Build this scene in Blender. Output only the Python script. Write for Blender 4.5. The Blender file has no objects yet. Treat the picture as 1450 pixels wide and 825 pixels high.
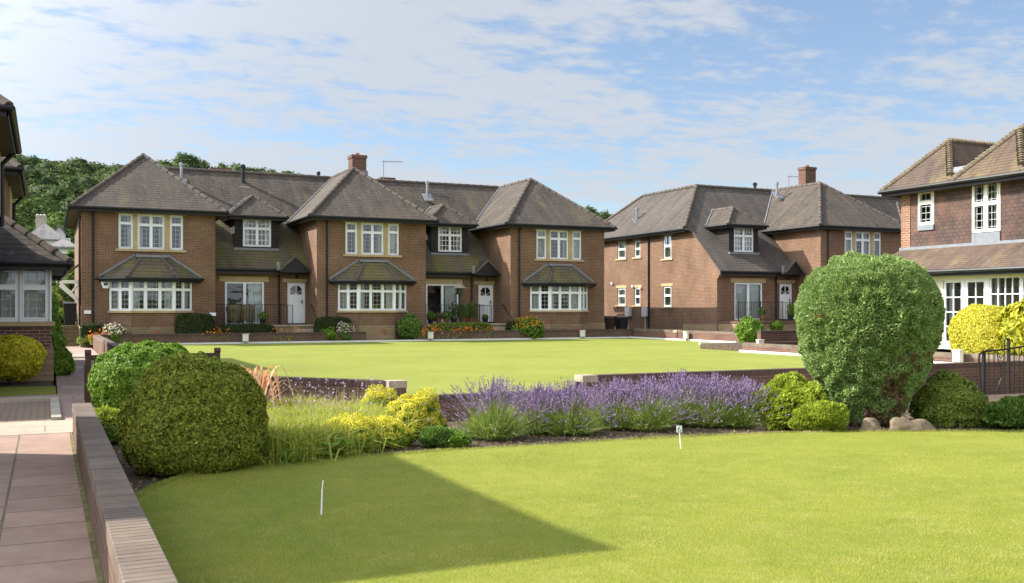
import bpy, math, random
import numpy as np
from mathutils import Vector, Matrix
R = math.radians
random.seed(7)
scene = bpy.context.scene
col = scene.collection

# ------------------------------------------------------------------ camera
EYE = 1.6
YAW = math.atan(661/1400)
cam_data = bpy.data.cameras.new('camera')
cam = bpy.data.objects.new('camera', cam_data); col.objects.link(cam)
cam.location = (0, 0, EYE)
cam.rotation_euler = (R(90), 0, -YAW)
cam_data.sensor_width = 36
cam_data.lens = 36*1400/1450
cam_data.shift_y = 24.5/1450
cam_data.clip_end = 6000
cam_data.clip_start = 0.05
scene.camera = cam

# ------------------------------------------------------------------ light
SUN_TRAVEL = Vector((1.10, -0.70, -1.0))
sun_data = bpy.data.lights.new('sun', 'SUN')
sun_data.energy = 4.6
sun_data.angle = R(0.6)
sun_data.color = (1.0, 0.95, 0.87)
sun = bpy.data.objects.new('sun', sun_data); col.objects.link(sun)
sun.rotation_euler = SUN_TRAVEL.to_track_quat('-Z', 'Y').to_euler()
sun.location = (-20, 20, 40)

world = bpy.data.worlds.new('World'); scene.world = world
world.use_nodes = True
wn = world.node_tree.nodes; wl = world.node_tree.links
wn.clear()
w_out = wn.new('ShaderNodeOutputWorld'); w_bg = wn.new('ShaderNodeBackground')
sky = wn.new('ShaderNodeTexSky'); sky.sky_type = 'NISHITA'; sky.sun_disc = False
sky.sun_elevation = R(37.5); sky.sun_rotation = math.atan2(-1.10, 0.70)
sky.air_density = 1.0; sky.dust_density = 0.6; sky.ozone_density = 1.4
tc = wn.new('ShaderNodeTexCoord'); sep = wn.new('ShaderNodeSeparateXYZ')
wl.new(tc.outputs['Generated'], sep.inputs[0])
def wmath(op, a, b=None, clamp=False):
    n = wn.new('ShaderNodeMath'); n.operation = op; n.use_clamp = clamp
    for i, v in enumerate((a, b)):
        if v is None: continue
        if isinstance(v, (int, float)): n.inputs[i].default_value = v
        else: wl.new(v, n.inputs[i])
    return n.outputs[0]
zz = wmath('ADD', wmath('MAXIMUM', sep.outputs[2], 0.0), 0.10)
cmb = wn.new('ShaderNodeCombineXYZ')
wl.new(wmath('DIVIDE', sep.outputs[0], zz), cmb.inputs[0])
wl.new(wmath('DIVIDE', sep.outputs[1], zz), cmb.inputs[1])
def wnoise(scale, detail, rough, rot, stretch, loc, dist=0.0):
    mp = wn.new('ShaderNodeMapping'); mp.inputs['Rotation'].default_value = (0, 0, R(rot))
    mp.inputs['Scale'].default_value = stretch; mp.inputs['Location'].default_value = loc
    wl.new(cmb.outputs[0], mp.inputs[0])
    n = wn.new('ShaderNodeTexNoise'); n.inputs['Scale'].default_value = scale
    n.inputs['Detail'].default_value = detail; n.inputs['Roughness'].default_value = rough
    n.inputs['Distortion'].default_value = dist
    wl.new(mp.outputs[0], n.inputs[0]); return n.outputs[0]
big = wnoise(0.42, 4, 0.5, 20, (1, 1.5, 1), (5.9, 0.4, 0), 0.2)
fine = wnoise(2.6, 10, 0.62, 28, (1, 1.4, 1), (2.2, 4.6, 0), 0.1)
wisp = wnoise(0.9, 8, 0.58, -35, (0.5, 2.4, 1), (8.1, 3.3, 0), 0.5)
mixed = wmath('ADD', wmath('MULTIPLY', big, 0.5), wmath('ADD', wmath('MULTIPLY', fine, 0.40), wmath('MULTIPLY', wisp, 0.16)))
# more cloud towards the left of the view and near the horizon
side = wmath('ADD', wmath('MULTIPLY', sep.outputs[0], -0.045), wmath('MULTIPLY', sep.outputs[2], -0.16))
mixed = wmath('ADD', mixed, side)
dapple = wnoise(7.5, 5, 0.6, 15, (1, 1.35, 1), (3.1, 1.7, 0), 0.1)
mixed = wmath('ADD', mixed, wmath('MULTIPLY', wmath('SUBTRACT', dapple, 0.5), 0.36))
# extra cloud added behind the camera as fill light for the shaded fronts
bk = wn.new('ShaderNodeVectorMath'); bk.operation = 'DOT_PRODUCT'; wl.new(tc.outputs['Generated'], bk.inputs[0]); bk.inputs[1].default_value = (-math.sin(YAW), -math.cos(YAW), 0.2)
mixed = wmath('ADD', mixed, wmath('MULTIPLY', wmath('MAXIMUM', bk.outputs['Value'], 0.0), 0.25))
ramp = wn.new('ShaderNodeMapRange'); ramp.interpolation_type = 'SMOOTHSTEP'
ramp.inputs['From Min'].default_value = 0.385; ramp.inputs['From Max'].default_value = 0.52
ramp.inputs['To Min'].default_value = 0.14; ramp.inputs['To Max'].default_value = 0.88
wl.new(mixed, ramp.inputs[0])
cmix = wn.new('ShaderNodeMix'); cmix.data_type = 'RGBA'
wl.new(ramp.outputs[0], cmix.inputs[0]); 
tint = wn.new('ShaderNodeMix'); tint.data_type = 'RGBA'; tint.blend_type = 'MULTIPLY'; tint.inputs[0].default_value = 1
wl.new(sky.outputs[0], tint.inputs[6]); tint.inputs[7].default_value = (.74, 0.79, 0.85, 1)
wl.new(tint.outputs[2], cmix.inputs[6])
# clouds glow more strongly towards the sun
sdir = wn.new('ShaderNodeVectorMath'); sdir.operation = 'DOT_PRODUCT'; wl.new(tc.outputs['Generated'], sdir.inputs[0]); sdir.inputs[1].default_value = (-SUN_TRAVEL).normalized()
glow = wmath('ADD', wmath('MULTIPLY', wmath('POWER', wmath('MAXIMUM', sdir.outputs['Value'], 0.0), 6.0), 12.0), 1.0)
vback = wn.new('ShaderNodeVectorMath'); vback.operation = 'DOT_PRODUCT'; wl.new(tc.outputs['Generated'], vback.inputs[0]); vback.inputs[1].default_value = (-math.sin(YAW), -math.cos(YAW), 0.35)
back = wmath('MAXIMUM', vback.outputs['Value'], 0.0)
glow = wmath('ADD', glow, wmath('MULTIPLY', back, 1.3))  # cloud brightness raised behind the camera, added as fill light
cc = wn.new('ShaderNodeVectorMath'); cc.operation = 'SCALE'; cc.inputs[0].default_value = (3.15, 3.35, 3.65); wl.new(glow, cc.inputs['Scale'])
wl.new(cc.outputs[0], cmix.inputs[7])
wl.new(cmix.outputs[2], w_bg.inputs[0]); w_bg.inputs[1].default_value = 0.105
wl.new(w_bg.outputs[0], w_out.inputs[0])

scene.view_settings.view_transform = 'Standard'
scene.view_settings.look = 'None'
scene.view_settings.gamma = 1
scene.view_settings.exposure = 1.0
scene.render.engine = 'CYCLES'

# ------------------------------------------------------------------ surveying helpers
SN, CS = math.sin(YAW), math.cos(YAW)
def X_at(u, Y): r = (u-725)/1400; return Y*(SN+CS*r)/(CS-SN*r)
def Y_at(u, X): r = (u-725)/1400; return X*(CS-SN*r)/(SN+CS*r)
def z_at(u, v, Y): return EYE+(437-v)/1400*Y/(CS-SN*(u-725)/1400)
def gp(u, v, z=0.0):
    d = (EYE-z)*1400/(v-437); r = (u-725)/1400
    return (d*(SN+CS*r), d*(CS-SN*r))

# ------------------------------------------------------------------ mesh helpers
def world_offset(o):
    v = Vector((0, 0, 0))
    while o is not None:
        v = v+Vector(o.location); o = o.parent
    return v
def auto_uv(me, off):
    n = len(me.loops)
    if n == 0: return
    uv = me.uv_layers.new(name='UVMap')
    co = np.empty(len(me.vertices)*3, 'f'); me.vertices.foreach_get('co', co); co = co.reshape(-1, 3)+np.array(off, 'f')
    out = np.empty((n, 2), 'f')
    for p in me.polygons:
        nn = p.normal
        if abs(nn.z) > 0.98: t = Vector((1, 0, 0)); b = Vector((0, 1, 0))
        else:
            t = Vector((-nn.y, nn.x, 0)).normalized(); b = nn.cross(t)
        for li in p.loop_indices:
            c = co[me.loops[li].vertex_index]
            out[li, 0] = c[0]*t.x+c[1]*t.y+c[2]*t.z; out[li, 1] = c[0]*b.x+c[1]*b.y+c[2]*b.z
    uv.data.foreach_set('uv', out.ravel())
def props(o, label=None, cat=None, group=None, kind=None):
    if label: o['label'] = label
    if cat: o['category'] = cat
    if group: o['group'] = group
    if kind: o['kind'] = kind
    return o
def thing(name, loc, label, cat, group=None):
    o = bpy.data.objects.new(name, None); col.objects.link(o); o.location = loc
    o.empty_display_size = 0.2
    return props(o, label, cat, group)
class MB:
    def __init__(s): s.v = []; s.f = []; s.m = []
    def poly(s, pts, m=0):
        b = len(s.v); s.v += [tuple(p) for p in pts]; s.f.append(tuple(range(b, b+len(pts)))); s.m.append(m)
    def hexa(s, c, m=0):   # 8 corners: 0-3 bottom ring, 4-7 top ring
        b = len(s.v); s.v += [tuple(p) for p in c]
        for q in ((3, 2, 1, 0), (4, 5, 6, 7), (0, 1, 5, 4), (1, 2, 6, 5), (2, 3, 7, 6), (3, 0, 4, 7)):
            s.f.append(tuple(b+i for i in q)); s.m.append(m)
    def box(s, x0, x1, y0, y1, z0, z1, m=0):
        s.hexa([(x0, y0, z0), (x1, y0, z0), (x1, y1, z0), (x0, y1, z0), (x0, y0, z1), (x1, y0, z1), (x1, y1, z1), (x0, y1, z1)], m)
    def slab(s, pts, z0, z1, m=0):   # vertical prism over a ccw outline
        n = len(pts); b = len(s.v)
        s.v += [(p[0], p[1], z0) for p in pts]+[(p[0], p[1], z1) for p in pts]
        s.f.append(tuple(b+n+i for i in range(n))); s.f.append(tuple(b+n-1-i for i in range(n))); s.m += [m, m]
        for i in range(n):
            j = (i+1) % n; s.f.append((b+i, b+j, b+n+j, b+n+i)); s.m.append(m)
    def sheet(s, pts, th=0.07, m=0):  # a roof plane with thickness
        n = len(pts); b = len(s.v)
        s.v += [tuple(p) for p in pts]+[(p[0], p[1], p[2]-th) for p in pts]
        s.f.append(tuple(b+i for i in range(n))); s.f.append(tuple(b+2*n-1-i for i in range(n))); s.m += [m, m]
        for i in range(n):
            j = (i+1) % n; s.f.append((b+j, b+i, b+n+i, b+n+j)); s.m.append(m)
    def tube(s, p, q, r, n=8, r2=None, m=0, cap=True):
        p = Vector(p); q = Vector(q); d = (q-p)
        if d.length < 1e-6: return
        d.normalize(); a = d.cross(Vector((0, 0, 1)) if abs(d.z) < 0.9 else Vector((1, 0, 0))).normalized(); c = d.cross(a)
        r2 = r if r2 is None else r2; b = len(s.v)
        for P, rr in ((p, r), (q, r2)):
            for i in range(n):
                t = 2*math.pi*i/n; s.v.append(tuple(P+a*(rr*math.cos(t))+c*(rr*math.sin(t))))
        for i in range(n):
            j = (i+1) % n; s.f.append((b+i, b+j, b+n+j, b+n+i)); s.m.append(m)
        if cap:
            s.f.append(tuple(b+n-1-i for i in range(n))); s.f.append(tuple(b+n+i for i in range(n))); s.m += [m, m]
    def path(s, pts, r, n=8):
        for a, b in zip(pts, pts[1:]): s.tube(a, b, r, n)
    def lathe(s, c, prof, n=16, m=0):
        b = len(s.v); k = len(prof)
        for r, z in prof:
            for i in range(n):
                t = 2*math.pi*i/n; s.v.append((c[0]+r*math.cos(t), c[1]+r*math.sin(t), c[2]+z))
        for j in range(k-1):
            for i in range(n):
                i2 = (i+1) % n; s.f.append((b+j*n+i, b+j*n+i2, b+(j+1)*n+i2, b+(j+1)*n+i)); s.m.append(m)
        s.f.append(tuple(b+n-1-i for i in range(n))); s.f.append(tuple(b+(k-1)*n+i for i in range(n))); s.m += [m, m]
    def build(s, name, mat, parent=None, smooth=False, loc=None, bevel=0):
        me = bpy.data.meshes.new(name)
        o = bpy.data.objects.new(name, me); col.objects.link(o)
        if parent is not None:
            o.parent = parent; off = world_offset(parent)
        else:
            if loc is None:
                a = np.array(s.v); loc = ((a[:, 0].min()+a[:, 0].max())/2, (a[:, 1].min()+a[:, 1].max())/2, a[:, 2].min())
            o.location = loc; off = Vector(loc)
        a = np.array(s.v, dtype='f8')-np.array(off)
        me.from_pydata(a.tolist(), [], s.f); me.update()
        for mm in (mat if isinstance(mat, (list, tuple)) else [mat]): me.materials.append(mm)
        if any(s.m): me.polygons.foreach_set('material_index', s.m)
        auto_uv(me, off)
        if smooth: me.polygons.foreach_set('use_smooth', [True]*len(me.polygons))
        if bevel:
            bv = o.modifiers.new('edge', 'BEVEL'); bv.width = bevel; bv.segments = 2; bv.limit_method = 'ANGLE'
        return o
class Fr:   # a wall frame: origin, horizontal direction t, inward direction n
    def __init__(s, O, t, n): s.O = Vector(O); s.t = Vector(t).normalized(); s.n = Vector(n).normalized()
    def P(s, a, z, d=0.0): 
        p = s.O+s.t*a+s.n*d; return (p.x, p.y, s.O.z+z)
    def box(s, mb, a0, a1, z0, z1, d0, d1, m=0):
        P = s.P; mb.hexa([P(a0, z0, d0), P(a1, z0, d0), P(a1, z0, d1), P(a0, z0, d1), P(a0, z1, d0), P(a1, z1, d0), P(a1, z1, d1), P(a0, z1, d1)], m)
def wall(mb, fr, a0, a1, z0, z1, ops=(), rev=0.11, m=0):
    A = sorted(set([a0, a1]+[v for o in ops for v in o[:2]])); Z = sorted(set([z0, z1]+[v for o in ops for v in o[2:4]]))
    A = [a for a in A if a0 <= a <= a1]; Z = [z for z in Z if z0 <= z <= z1]
    for i in range(len(A)-1):
        for j in range(len(Z)-1):
            ca = (A[i]+A[i+1])/2; cz = (Z[j]+Z[j+1])/2
            if any(o[0] < ca < o[1] and o[2] < cz < o[3] for o in ops): continue
            mb.poly([fr.P(A[i], Z[j]), fr.P(A[i+1], Z[j]), fr.P(A[i+1], Z[j+1]), fr.P(A[i], Z[j+1])], m)
    for o in ops:
        b0, b1, c0, c1 = o[:4]
        mb.poly([fr.P(b0, c0), fr.P(b0, c0, rev), fr.P(b0, c1, rev), fr.P(b0, c1)], m)
        mb.poly([fr.P(b1, c0), fr.P(b1, c1), fr.P(b1, c1, rev), fr.P(b1, c0, rev)], m)
        mb.poly([fr.P(b0, c1), fr.P(b0, c1, rev), fr.P(b1, c1, rev), fr.P(b1, c1)], m)
        mb.poly([fr.P(b0, c0), fr.P(b1, c0), fr.P(b1, c0, rev), fr.P(b0, c0, rev)], m)
def np_mesh(name, V, F, mats, parent=None, loc=None, midx=None, smooth=False):
    me = bpy.data.meshes.new(name); o = bpy.data.objects.new(name, me); col.objects.link(o)
    V = np.asarray(V, 'f8')
    if parent is not None: o.parent = parent; off = world_offset(parent)
    else:
        if loc is None: loc = (float(V[:, 0].mean()), float(V[:, 1].mean()), float(V[:, 2].min()))
        o.location = loc; off = Vector(loc)
    V = (V-np.array(off)).astype('f')
    if not isinstance(F, list): F = [F]
    me.vertices.add(len(V)); me.vertices.foreach_set('co', V.ravel())
    nl = sum(f.size for f in F); nf = sum(len(f) for f in F)
    me.loops.add(nl); me.polygons.add(nf)
    me.loops.foreach_set('vertex_index', np.concatenate([f.ravel() for f in F]).astype('i'))
    tot = np.concatenate([np.full(len(f), f.shape[1]) for f in F]).astype('i')
    st = np.concatenate([[0], np.cumsum(tot)[:-1]]).astype('i')
    me.polygons.foreach_set('loop_start', st); me.polygons.foreach_set('loop_total', tot)
    for mm in (mats if isinstance(mats, (list, tuple)) else [mats]): me.materials.append(mm)
    if midx is not None: me.polygons.foreach_set('material_index', np.asarray(midx, 'i'))
    me.update(calc_edges=True); me.validate()
    if smooth: me.polygons.foreach_set('use_smooth', [True]*len(me.polygons))
    return o

# ------------------------------------------------------------------ materials
class NT:
    def __init__(s, name):
        s.mat = bpy.data.materials.new(name); s.mat.use_nodes = True; s.nt = s.mat.node_tree
        s.b = s.nt.nodes['Principled BSDF']; s.out = s.nt.nodes['Material Output']; s.l = s.nt.links
        s.b.inputs['Specular IOR Level'].default_value = 0.3
    def new(s, t): return s.nt.nodes.new('ShaderNode'+t)
    def link(s, a, b): s.l.new(a, b)
    def coord(s, kind='Object', scale=(1, 1, 1), rot=(0, 0, 0), loc=(0, 0, 0)):
        if kind == 'World':
            g = s.new('NewGeometry'); o = g.outputs['Position']
        else: c = s.new('TexCoord'); o = c.outputs[kind]
        m = s.new('Mapping'); m.inputs['Scale'].default_value = scale; m.inputs['Rotation'].default_value = rot; m.inputs['Location'].default_value = loc
        s.link(o, m.inputs[0]); return m.outputs[0]
    def noise(s, vec, scale, detail=4, rough=0.55, dist=0):
        n = s.new('TexNoise'); n.inputs['Scale'].default_value = scale; n.inputs['Detail'].default_value = detail
        n.inputs['Roughness'].default_value = rough; n.inputs['Distortion'].default_value = dist
        s.link(vec, n.inputs[0]); return n.outputs[0]
    def rng(s, v, a, b, c=0., d=1.):
        n = s.new('MapRange'); n.inputs[1].default_value = a; n.inputs[2].default_value = b; n.inputs[3].default_value = c; n.inputs[4].default_value = d
        s.link(v, n.inputs[0]); return n.outputs[0]
    def mix(s, f, a, b, mode='MIX'):
        n = s.new('Mix'); n.data_type = 'RGBA'; n.blend_type = mode
        for i, v in ((0, f), (6, a), (7, b)):
            if isinstance(v, (int, float)): n.inputs[i].default_value = v
            elif isinstance(v, (tuple, list)): n.inputs[i].default_value = (*v[:3], 1)
            else: s.link(v, n.inputs[i])
        return n.outputs[2]
    def math(s, op, a, b=None):
        n = s.new('Math'); n.operation = op
        for i, v in enumerate((a, b)):
            if v is None: continue
            if isinstance(v, (int, float)): n.inputs[i].default_value = v
            else: s.link(v, n.inputs[i])
        return n.outputs[0]
    def bump(s, h, strength=0.4, dist=0.01):
        n = s.new('Bump'); n.inputs['Strength'].default_value = strength; n.inputs['Distance'].default_value = dist
        s.link(h, n.inputs['Height']); s.link(n.outputs[0], s.b.inputs['Normal'])
    def color(s, c):
        if isinstance(c, (tuple, list)): s.b.inputs['Base Color'].default_value = (*c[:3], 1)
        else: s.link(c, s.b.inputs['Base Color'])
    def rough(s, r): s.b.inputs['Roughness'].default_value = r
def brick_mat(name, c1, c2, mortar, bw=0.225, bh=0.075, ms=0.009, offset=0.5, rough=0.85, stain=0.35, kind='UV', rot=0, loc=(0, 0, 0), bumpd=0.012, third=None, moss=None, mossf=(0.5, 0.7), nscale=0.6):
    t = NT(name); uv = t.coord(kind, rot=(0, 0, rot), loc=loc)
    br = t.new('TexBrick'); br.offset = offset; t.link(uv, br.inputs['Vector'])
    br.inputs['Scale'].default_value = 1; br.inputs['Brick Width'].default_value = bw; br.inputs['Row Height'].default_value = bh
    br.inputs['Mortar Size'].default_value = ms; br.inputs['Mortar Smooth'].default_value = 0.2; br.inputs['Bias'].default_value = 0
    br.inputs['Color1'].default_value = (*c1, 1); br.inputs['Color2'].default_value = (*c2, 1); br.inputs['Mortar'].default_value = (*mortar, 1)
    c = br.outputs['Color']
    n1 = t.noise(uv, nscale, 6, 0.6); n2 = t.noise(uv, 9.0, 3, 0.6); n5 = t.noise(t.coord(kind, scale=(2.5, .5, 1)), .5, 4, .6)
    if third: c = t.mix(t.rng(t.noise(uv, nscale*2.3, 4, .6), 0.45, 0.65, 0, .6), c, third)
    c = t.mix(t.rng(n1, 0.3, 0.7, 0, 1), t.mix(1.0, c, (1-stain, 1-stain, 1-stain), 'MULTIPLY'), c)
    c = t.mix(t.rng(n5, .5, .75, 0, .35), c, [x*.45 for x in c2])
    c = t.mix(t.rng(n2, 0.3, 0.7, 0, 0.25), c, (0.6*c1[0], 0.6*c1[1], 0.6*c1[2]))
    if moss:
        n3 = t.noise(t.coord('World'), 0.55, 5, 0.62)
        c = t.mix(t.rng(n3, mossf[0], mossf[1], 0, 0.85), c, moss)
    t.color(c); t.rough(rough)
    h = t.math('ADD', t.math('MULTIPLY', br.outputs['Fac'], -1.0), t.math('MULTIPLY', n2, 0.4))
    t.bump(h, 0.6, bumpd); return t.mat
def plain_mat(name, c, rough=0.5, var=0.12, scale=8, metal=0, spec=None, bump=0, bscale=60):
    t = NT(name); v = t.coord('Object'); n = t.noise(v, scale, 5, 0.6)
    t.color(t.mix(t.rng(n, 0.3, 0.7), [x*(1-var) for x in c], [min(1, x*(1+var)) for x in c])); t.rough(rough)
    t.b.inputs['Metallic'].default_value = metal
    if spec is not None: t.b.inputs['Specular IOR Level'].default_value = spec
    if bump: t.bump(t.noise(v, bscale, 4, .6), bump, 0.01)
    return t.mat
def tile_mat(name, c1, c2, moss, mossf, w=0.17, h=0.20, gap=0.10):
    t = NT(name); uv = t.coord('UV'); W = t.coord('World')
    wob = t.noise(t.coord('UV', scale=(1.2, .4, 1)), 1.3, 4, .6)
    va = t.new('VectorMath'); va.operation = 'ADD'; cb = t.new('CombineXYZ')
    t.link(t.rng(wob, 0, 1, -0.05, 0.05), cb.inputs[1]); t.link(uv, va.inputs[0]); t.link(cb.outputs[0], va.inputs[1])
    br = t.new('TexBrick'); br.offset = 0.5; t.link(va.outputs[0], br.inputs['Vector'])
    for k, vv in (('Scale', 1), ('Brick Width', w), ('Row Height', h), ('Mortar Size', 0.0025), ('Mortar Smooth', 0.3), ('Bias', 0)): br.inputs[k].default_value = vv
    br.inputs['Color1'].default_value = (*c1, 1); br.inputs['Color2'].default_value = (*c2, 1); br.inputs['Mortar'].default_value = (*[x*.5 for x in c2], 1)
    sp = t.new('SeparateXYZ'); t.link(va.outputs[0], sp.inputs[0])
    saw = t.math('FRACT', t.math('DIVIDE', sp.outputs[1], h))
    c = br.outputs['Color']
    n1 = t.noise(W, 0.6, 6, .65); n2 = t.noise(W, 5, 5, .7); n4 = t.noise(t.coord('UV', scale=(2.2, .22, 1)), 1.0, 5, .65)
    c = t.mix(t.rng(n1, .35, .65, 0, .6), c, [x*1.6 for x in c1])
    c = t.mix(t.rng(n4, .42, .66, 0, .7), c, [c1[0]*1.75, c1[1]*1.65, c1[2]*1.35])
    c = t.mix(t.rng(n2, .58, .74, 0, .6), c, (.21, .19, .16))
    n3 = t.noise(t.coord('UV', scale=(1, .45, 1)), 0.8, 6, .7)
    c = t.mix(t.rng(n3, mossf[0], mossf[1], 0, .85), c, moss)
    # every course darkens in a soft band along its butt edge
    c = t.mix(t.math('MULTIPLY', t.rng(saw, .0, .22, 1, 0), t.rng(t.noise(uv, 3.0, 3, .6), .3, .6, .55, 1)), c, t.mix(1.0, c, (gap, gap, gap), 'MULTIPLY'))
    t.color(c); t.rough(.88)
    t.bump(t.math('ADD', t.math('MULTIPLY', saw, -1.0), t.math('MULTIPLY', n2, .6)), .8, 0.03)
    return t.mat
def leaf_mat(name, c1, c2, c3=None, trans=0.35, rough=0.55, nscale=2.0, c3f=(0.5, 0.7), c3src='noise', spec=.25):
    t = NT(name); g = t.new('NewGeometry'); rnd = g.outputs['Random Per Island']
    c = t.mix(rnd, c1, c2)
    if c3:
        if c3src == 'noise': c = t.mix(t.rng(t.noise(t.coord('World'), nscale, 4, .6), c3f[0], c3f[1]), c, c3)
        else: c = t.mix(t.rng(rnd, c3f[0], c3f[1]), c, c3)
    t.color(c); t.rough(rough); t.b.inputs['Specular IOR Level'].default_value = spec
    tr = t.new('BsdfTranslucent'); t.link(c, tr.inputs[0]); mx = t.new('MixShader'); mx.inputs[0].default_value = trans
    t.link(t.b.outputs[0], mx.inputs[1]); t.link(tr.outputs[0], mx.inputs[2]); t.link(mx.outputs[0], t.out.inputs[0])
    return t.mat
M = {}
M['brick'] = brick_mat('red brown brick', (.24, .115, .064), (.145, .075, .046), (.36, .275, .18), third=(.215, .115, .07), stain=.35, ms=.011)
M['plinth'] = brick_mat('buff stone blocks', (.40, .30, .17), (.30, .21, .12), (.22, .17, .11), bw=.42, bh=.12, ms=.008, stain=.4)
M['garden_brick'] = brick_mat('weathered garden brick', (.18, .10, .066), (.125, .072, .05), (.23, .18, .13), stain=.45, bumpd=.015)
M['red_garden_brick'] = brick_mat('garden brick red', (.20, .09, .06), (.14, .065, .045), (.24, .18, .14), stain=.4, bumpd=.015)  # redder brick colour for chimneys, patio edging and some garden walls
M['coping'] = brick_mat('brick on edge coping', (.17, .125, .10), (.10, .08, .068), (.085, .07, .06), bw=.5, bh=.078, ms=.005, offset=0, stain=.45, bumpd=.02, third=(.22, .17, .14))
M['coping_side'] = brick_mat('soldier coping', (.15, .085, .06), (.10, .06, .048), (.2, .16, .12), bw=.078, bh=.215, ms=.006, offset=0, stain=.4)
M['stone'] = plain_mat('buff sandstone trim', (.42, .32, .17), .8, .15, 3, bump=.2)
M['stone2'] = plain_mat('grey pier stone', (.34, .29, .21), .85, .2, 5, bump=.3)
M['white'] = plain_mat('white window paint', (.84, .85, .86), .35, .02)
M['cream'] = plain_mat('cream painted timber', (.76, .73, .62), .45, .05)
M['curtain'] = plain_mat('net curtain', (.78, .77, .74), .9, .06, 12)
M['curtain_green'] = plain_mat('pale green curtain', (.66, .70, .50), .9, .1, 12)
M['black'] = plain_mat('black paint', (.012, .012, .013), .38, .2)
M['iron'] = plain_mat('black iron', (.014, .014, .014), .45, .2)
M['charcoal'] = brick_mat('dark weatherboard', (.045, .037, .033), (.035, .03, .028), (.008, .007, .006), bw=3, bh=.16, ms=.012, stain=.3)
M['tilehang'] = brick_mat('clay hanging tiles', (.125, .075, .058), (.075, .054, .05), (.03, .02, .018), bw=.17, bh=.115, ms=.007, stain=.35, bumpd=.02, third=(.22, .115, .078))
M['lead'] = plain_mat('lead flashing', (.19, .20, .215), .5, .15, 6)
M['soffit'] = plain_mat('brown soffit board', (.06, .04, .03), .6)
M['tile'] = tile_mat('brown plain roof tiles', (.062, .050, .041), (.039, .033, .029), (.16, .14, .06), (.56, .78))
M['tile_moss'] = tile_mat('mossy roof tiles', (.085, .072, .050), (.06, .051, .038), (.16, .145, .038), (.44, .66))
M['tile_dark'] = tile_mat('dark slate brown tiles', (.066, .056, .050), (.044, .038, .035), (.09, .085, .05), (.6, .85))
M['tile_clay'] = tile_mat('aged clay tiles', (.080, .054, .041), (.048, .036, .030), (.20, .155, .07), (.5, .72), w=.17, h=.13)
M['ridge'] = plain_mat('ridge tile clay', (.10, .08, .064), .85, .35, 5, bump=.3)
M['ridge_clay'] = plain_mat('lichened bonnet tiles', (.165, .13, .085), .85, .4, 5, bump=.3)
M['door'] = plain_mat('white door paint', (.80, .80, .81), .4, .02)
M['wood_dark'] = plain_mat('dark stained wood', (.07, .04, .025), .6, .3, 5)
M['sleeper'] = plain_mat('timber sleeper', (.14, .11, .06), .85, .3, 6, bump=.4)
M['plastic'] = plain_mat('black bin plastic', (.02, .022, .024), .4, .15)
M['grey_box'] = plain_mat('grey meter box', (.55, .54, .54), .5, .05)
M['slate'] = tile_mat('grey slates', (.20, .19, .19), (.15, .145, .15), (.2, .2, .17), (.6, .9))
M['render'] = plain_mat('pale render', (.72, .70, .66), .9, .1, 2)
M['rock'] = plain_mat('sandstone boulder', (.19, .145, .09), .9, .45, 4, bump=1.0, bscale=9)
M['terracotta'] = plain_mat('terracotta', (.35, .13, .06), .8, .2)
M['steel'] = plain_mat('flue metal', (.30, .31, .33), .35, .15, metal=.7)
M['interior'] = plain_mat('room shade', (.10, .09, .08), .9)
def glass_mat(name, lx=0.0, ly=0.0, refl=.03, tint=(.75, .8, .8)):
    t = NT(name); nt = t.nt; nt.nodes.remove(t.b)
    tr = t.new('BsdfTransparent'); tr.inputs[0].default_value = (*tint, 1)
    gl = t.new('BsdfGlossy'); gl.inputs['Roughness'].default_value = .03; gl.inputs[0].default_value = (.9, .95, 1, 1)
    wv = t.noise(t.coord('Object'), 1.6, 2, .5); bp = t.new('Bump'); bp.inputs['Strength'].default_value = .25; bp.inputs['Distance'].default_value = .03
    t.link(wv, bp.inputs['Height']); t.link(bp.outputs[0], gl.inputs['Normal'])
    fr = t.new('Fresnel'); fr.inputs[0].default_value = 1.5
    f = t.math('ADD', t.math('MULTIPLY', fr.outputs[0], 1.3), refl)
    mx = t.new('MixShader'); t.link(f, mx.inputs[0]); t.link(tr.outputs[0], mx.inputs[1]); t.link(gl.outputs[0], mx.inputs[2])
    o = mx.outputs[0]
    if lx:
        br = t.new('TexBrick'); br.offset = 0; t.link(t.coord('UV'), br.inputs['Vector'])
        for k, vv in (('Scale', 1), ('Brick Width', lx), ('Row Height', ly), ('Mortar Size', .011), ('Mortar Smooth', 0.1)): br.inputs[k].default_value = vv
        df = t.new('BsdfDiffuse'); df.inputs[0].default_value = (.42, .43, .44, 1)
        m2 = t.new('MixShader'); t.link(t.math('MULTIPLY', br.outputs['Fac'], .8), m2.inputs[0]); t.link(o, m2.inputs[1]); t.link(df.outputs[0], m2.inputs[2]); o = m2.outputs[0]
    t.link(o, t.out.inputs[0]); return t.mat
M['glass'] = glass_mat('window glass')
M['leaded'] = glass_mat('leaded glass', .17, .2)

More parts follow.
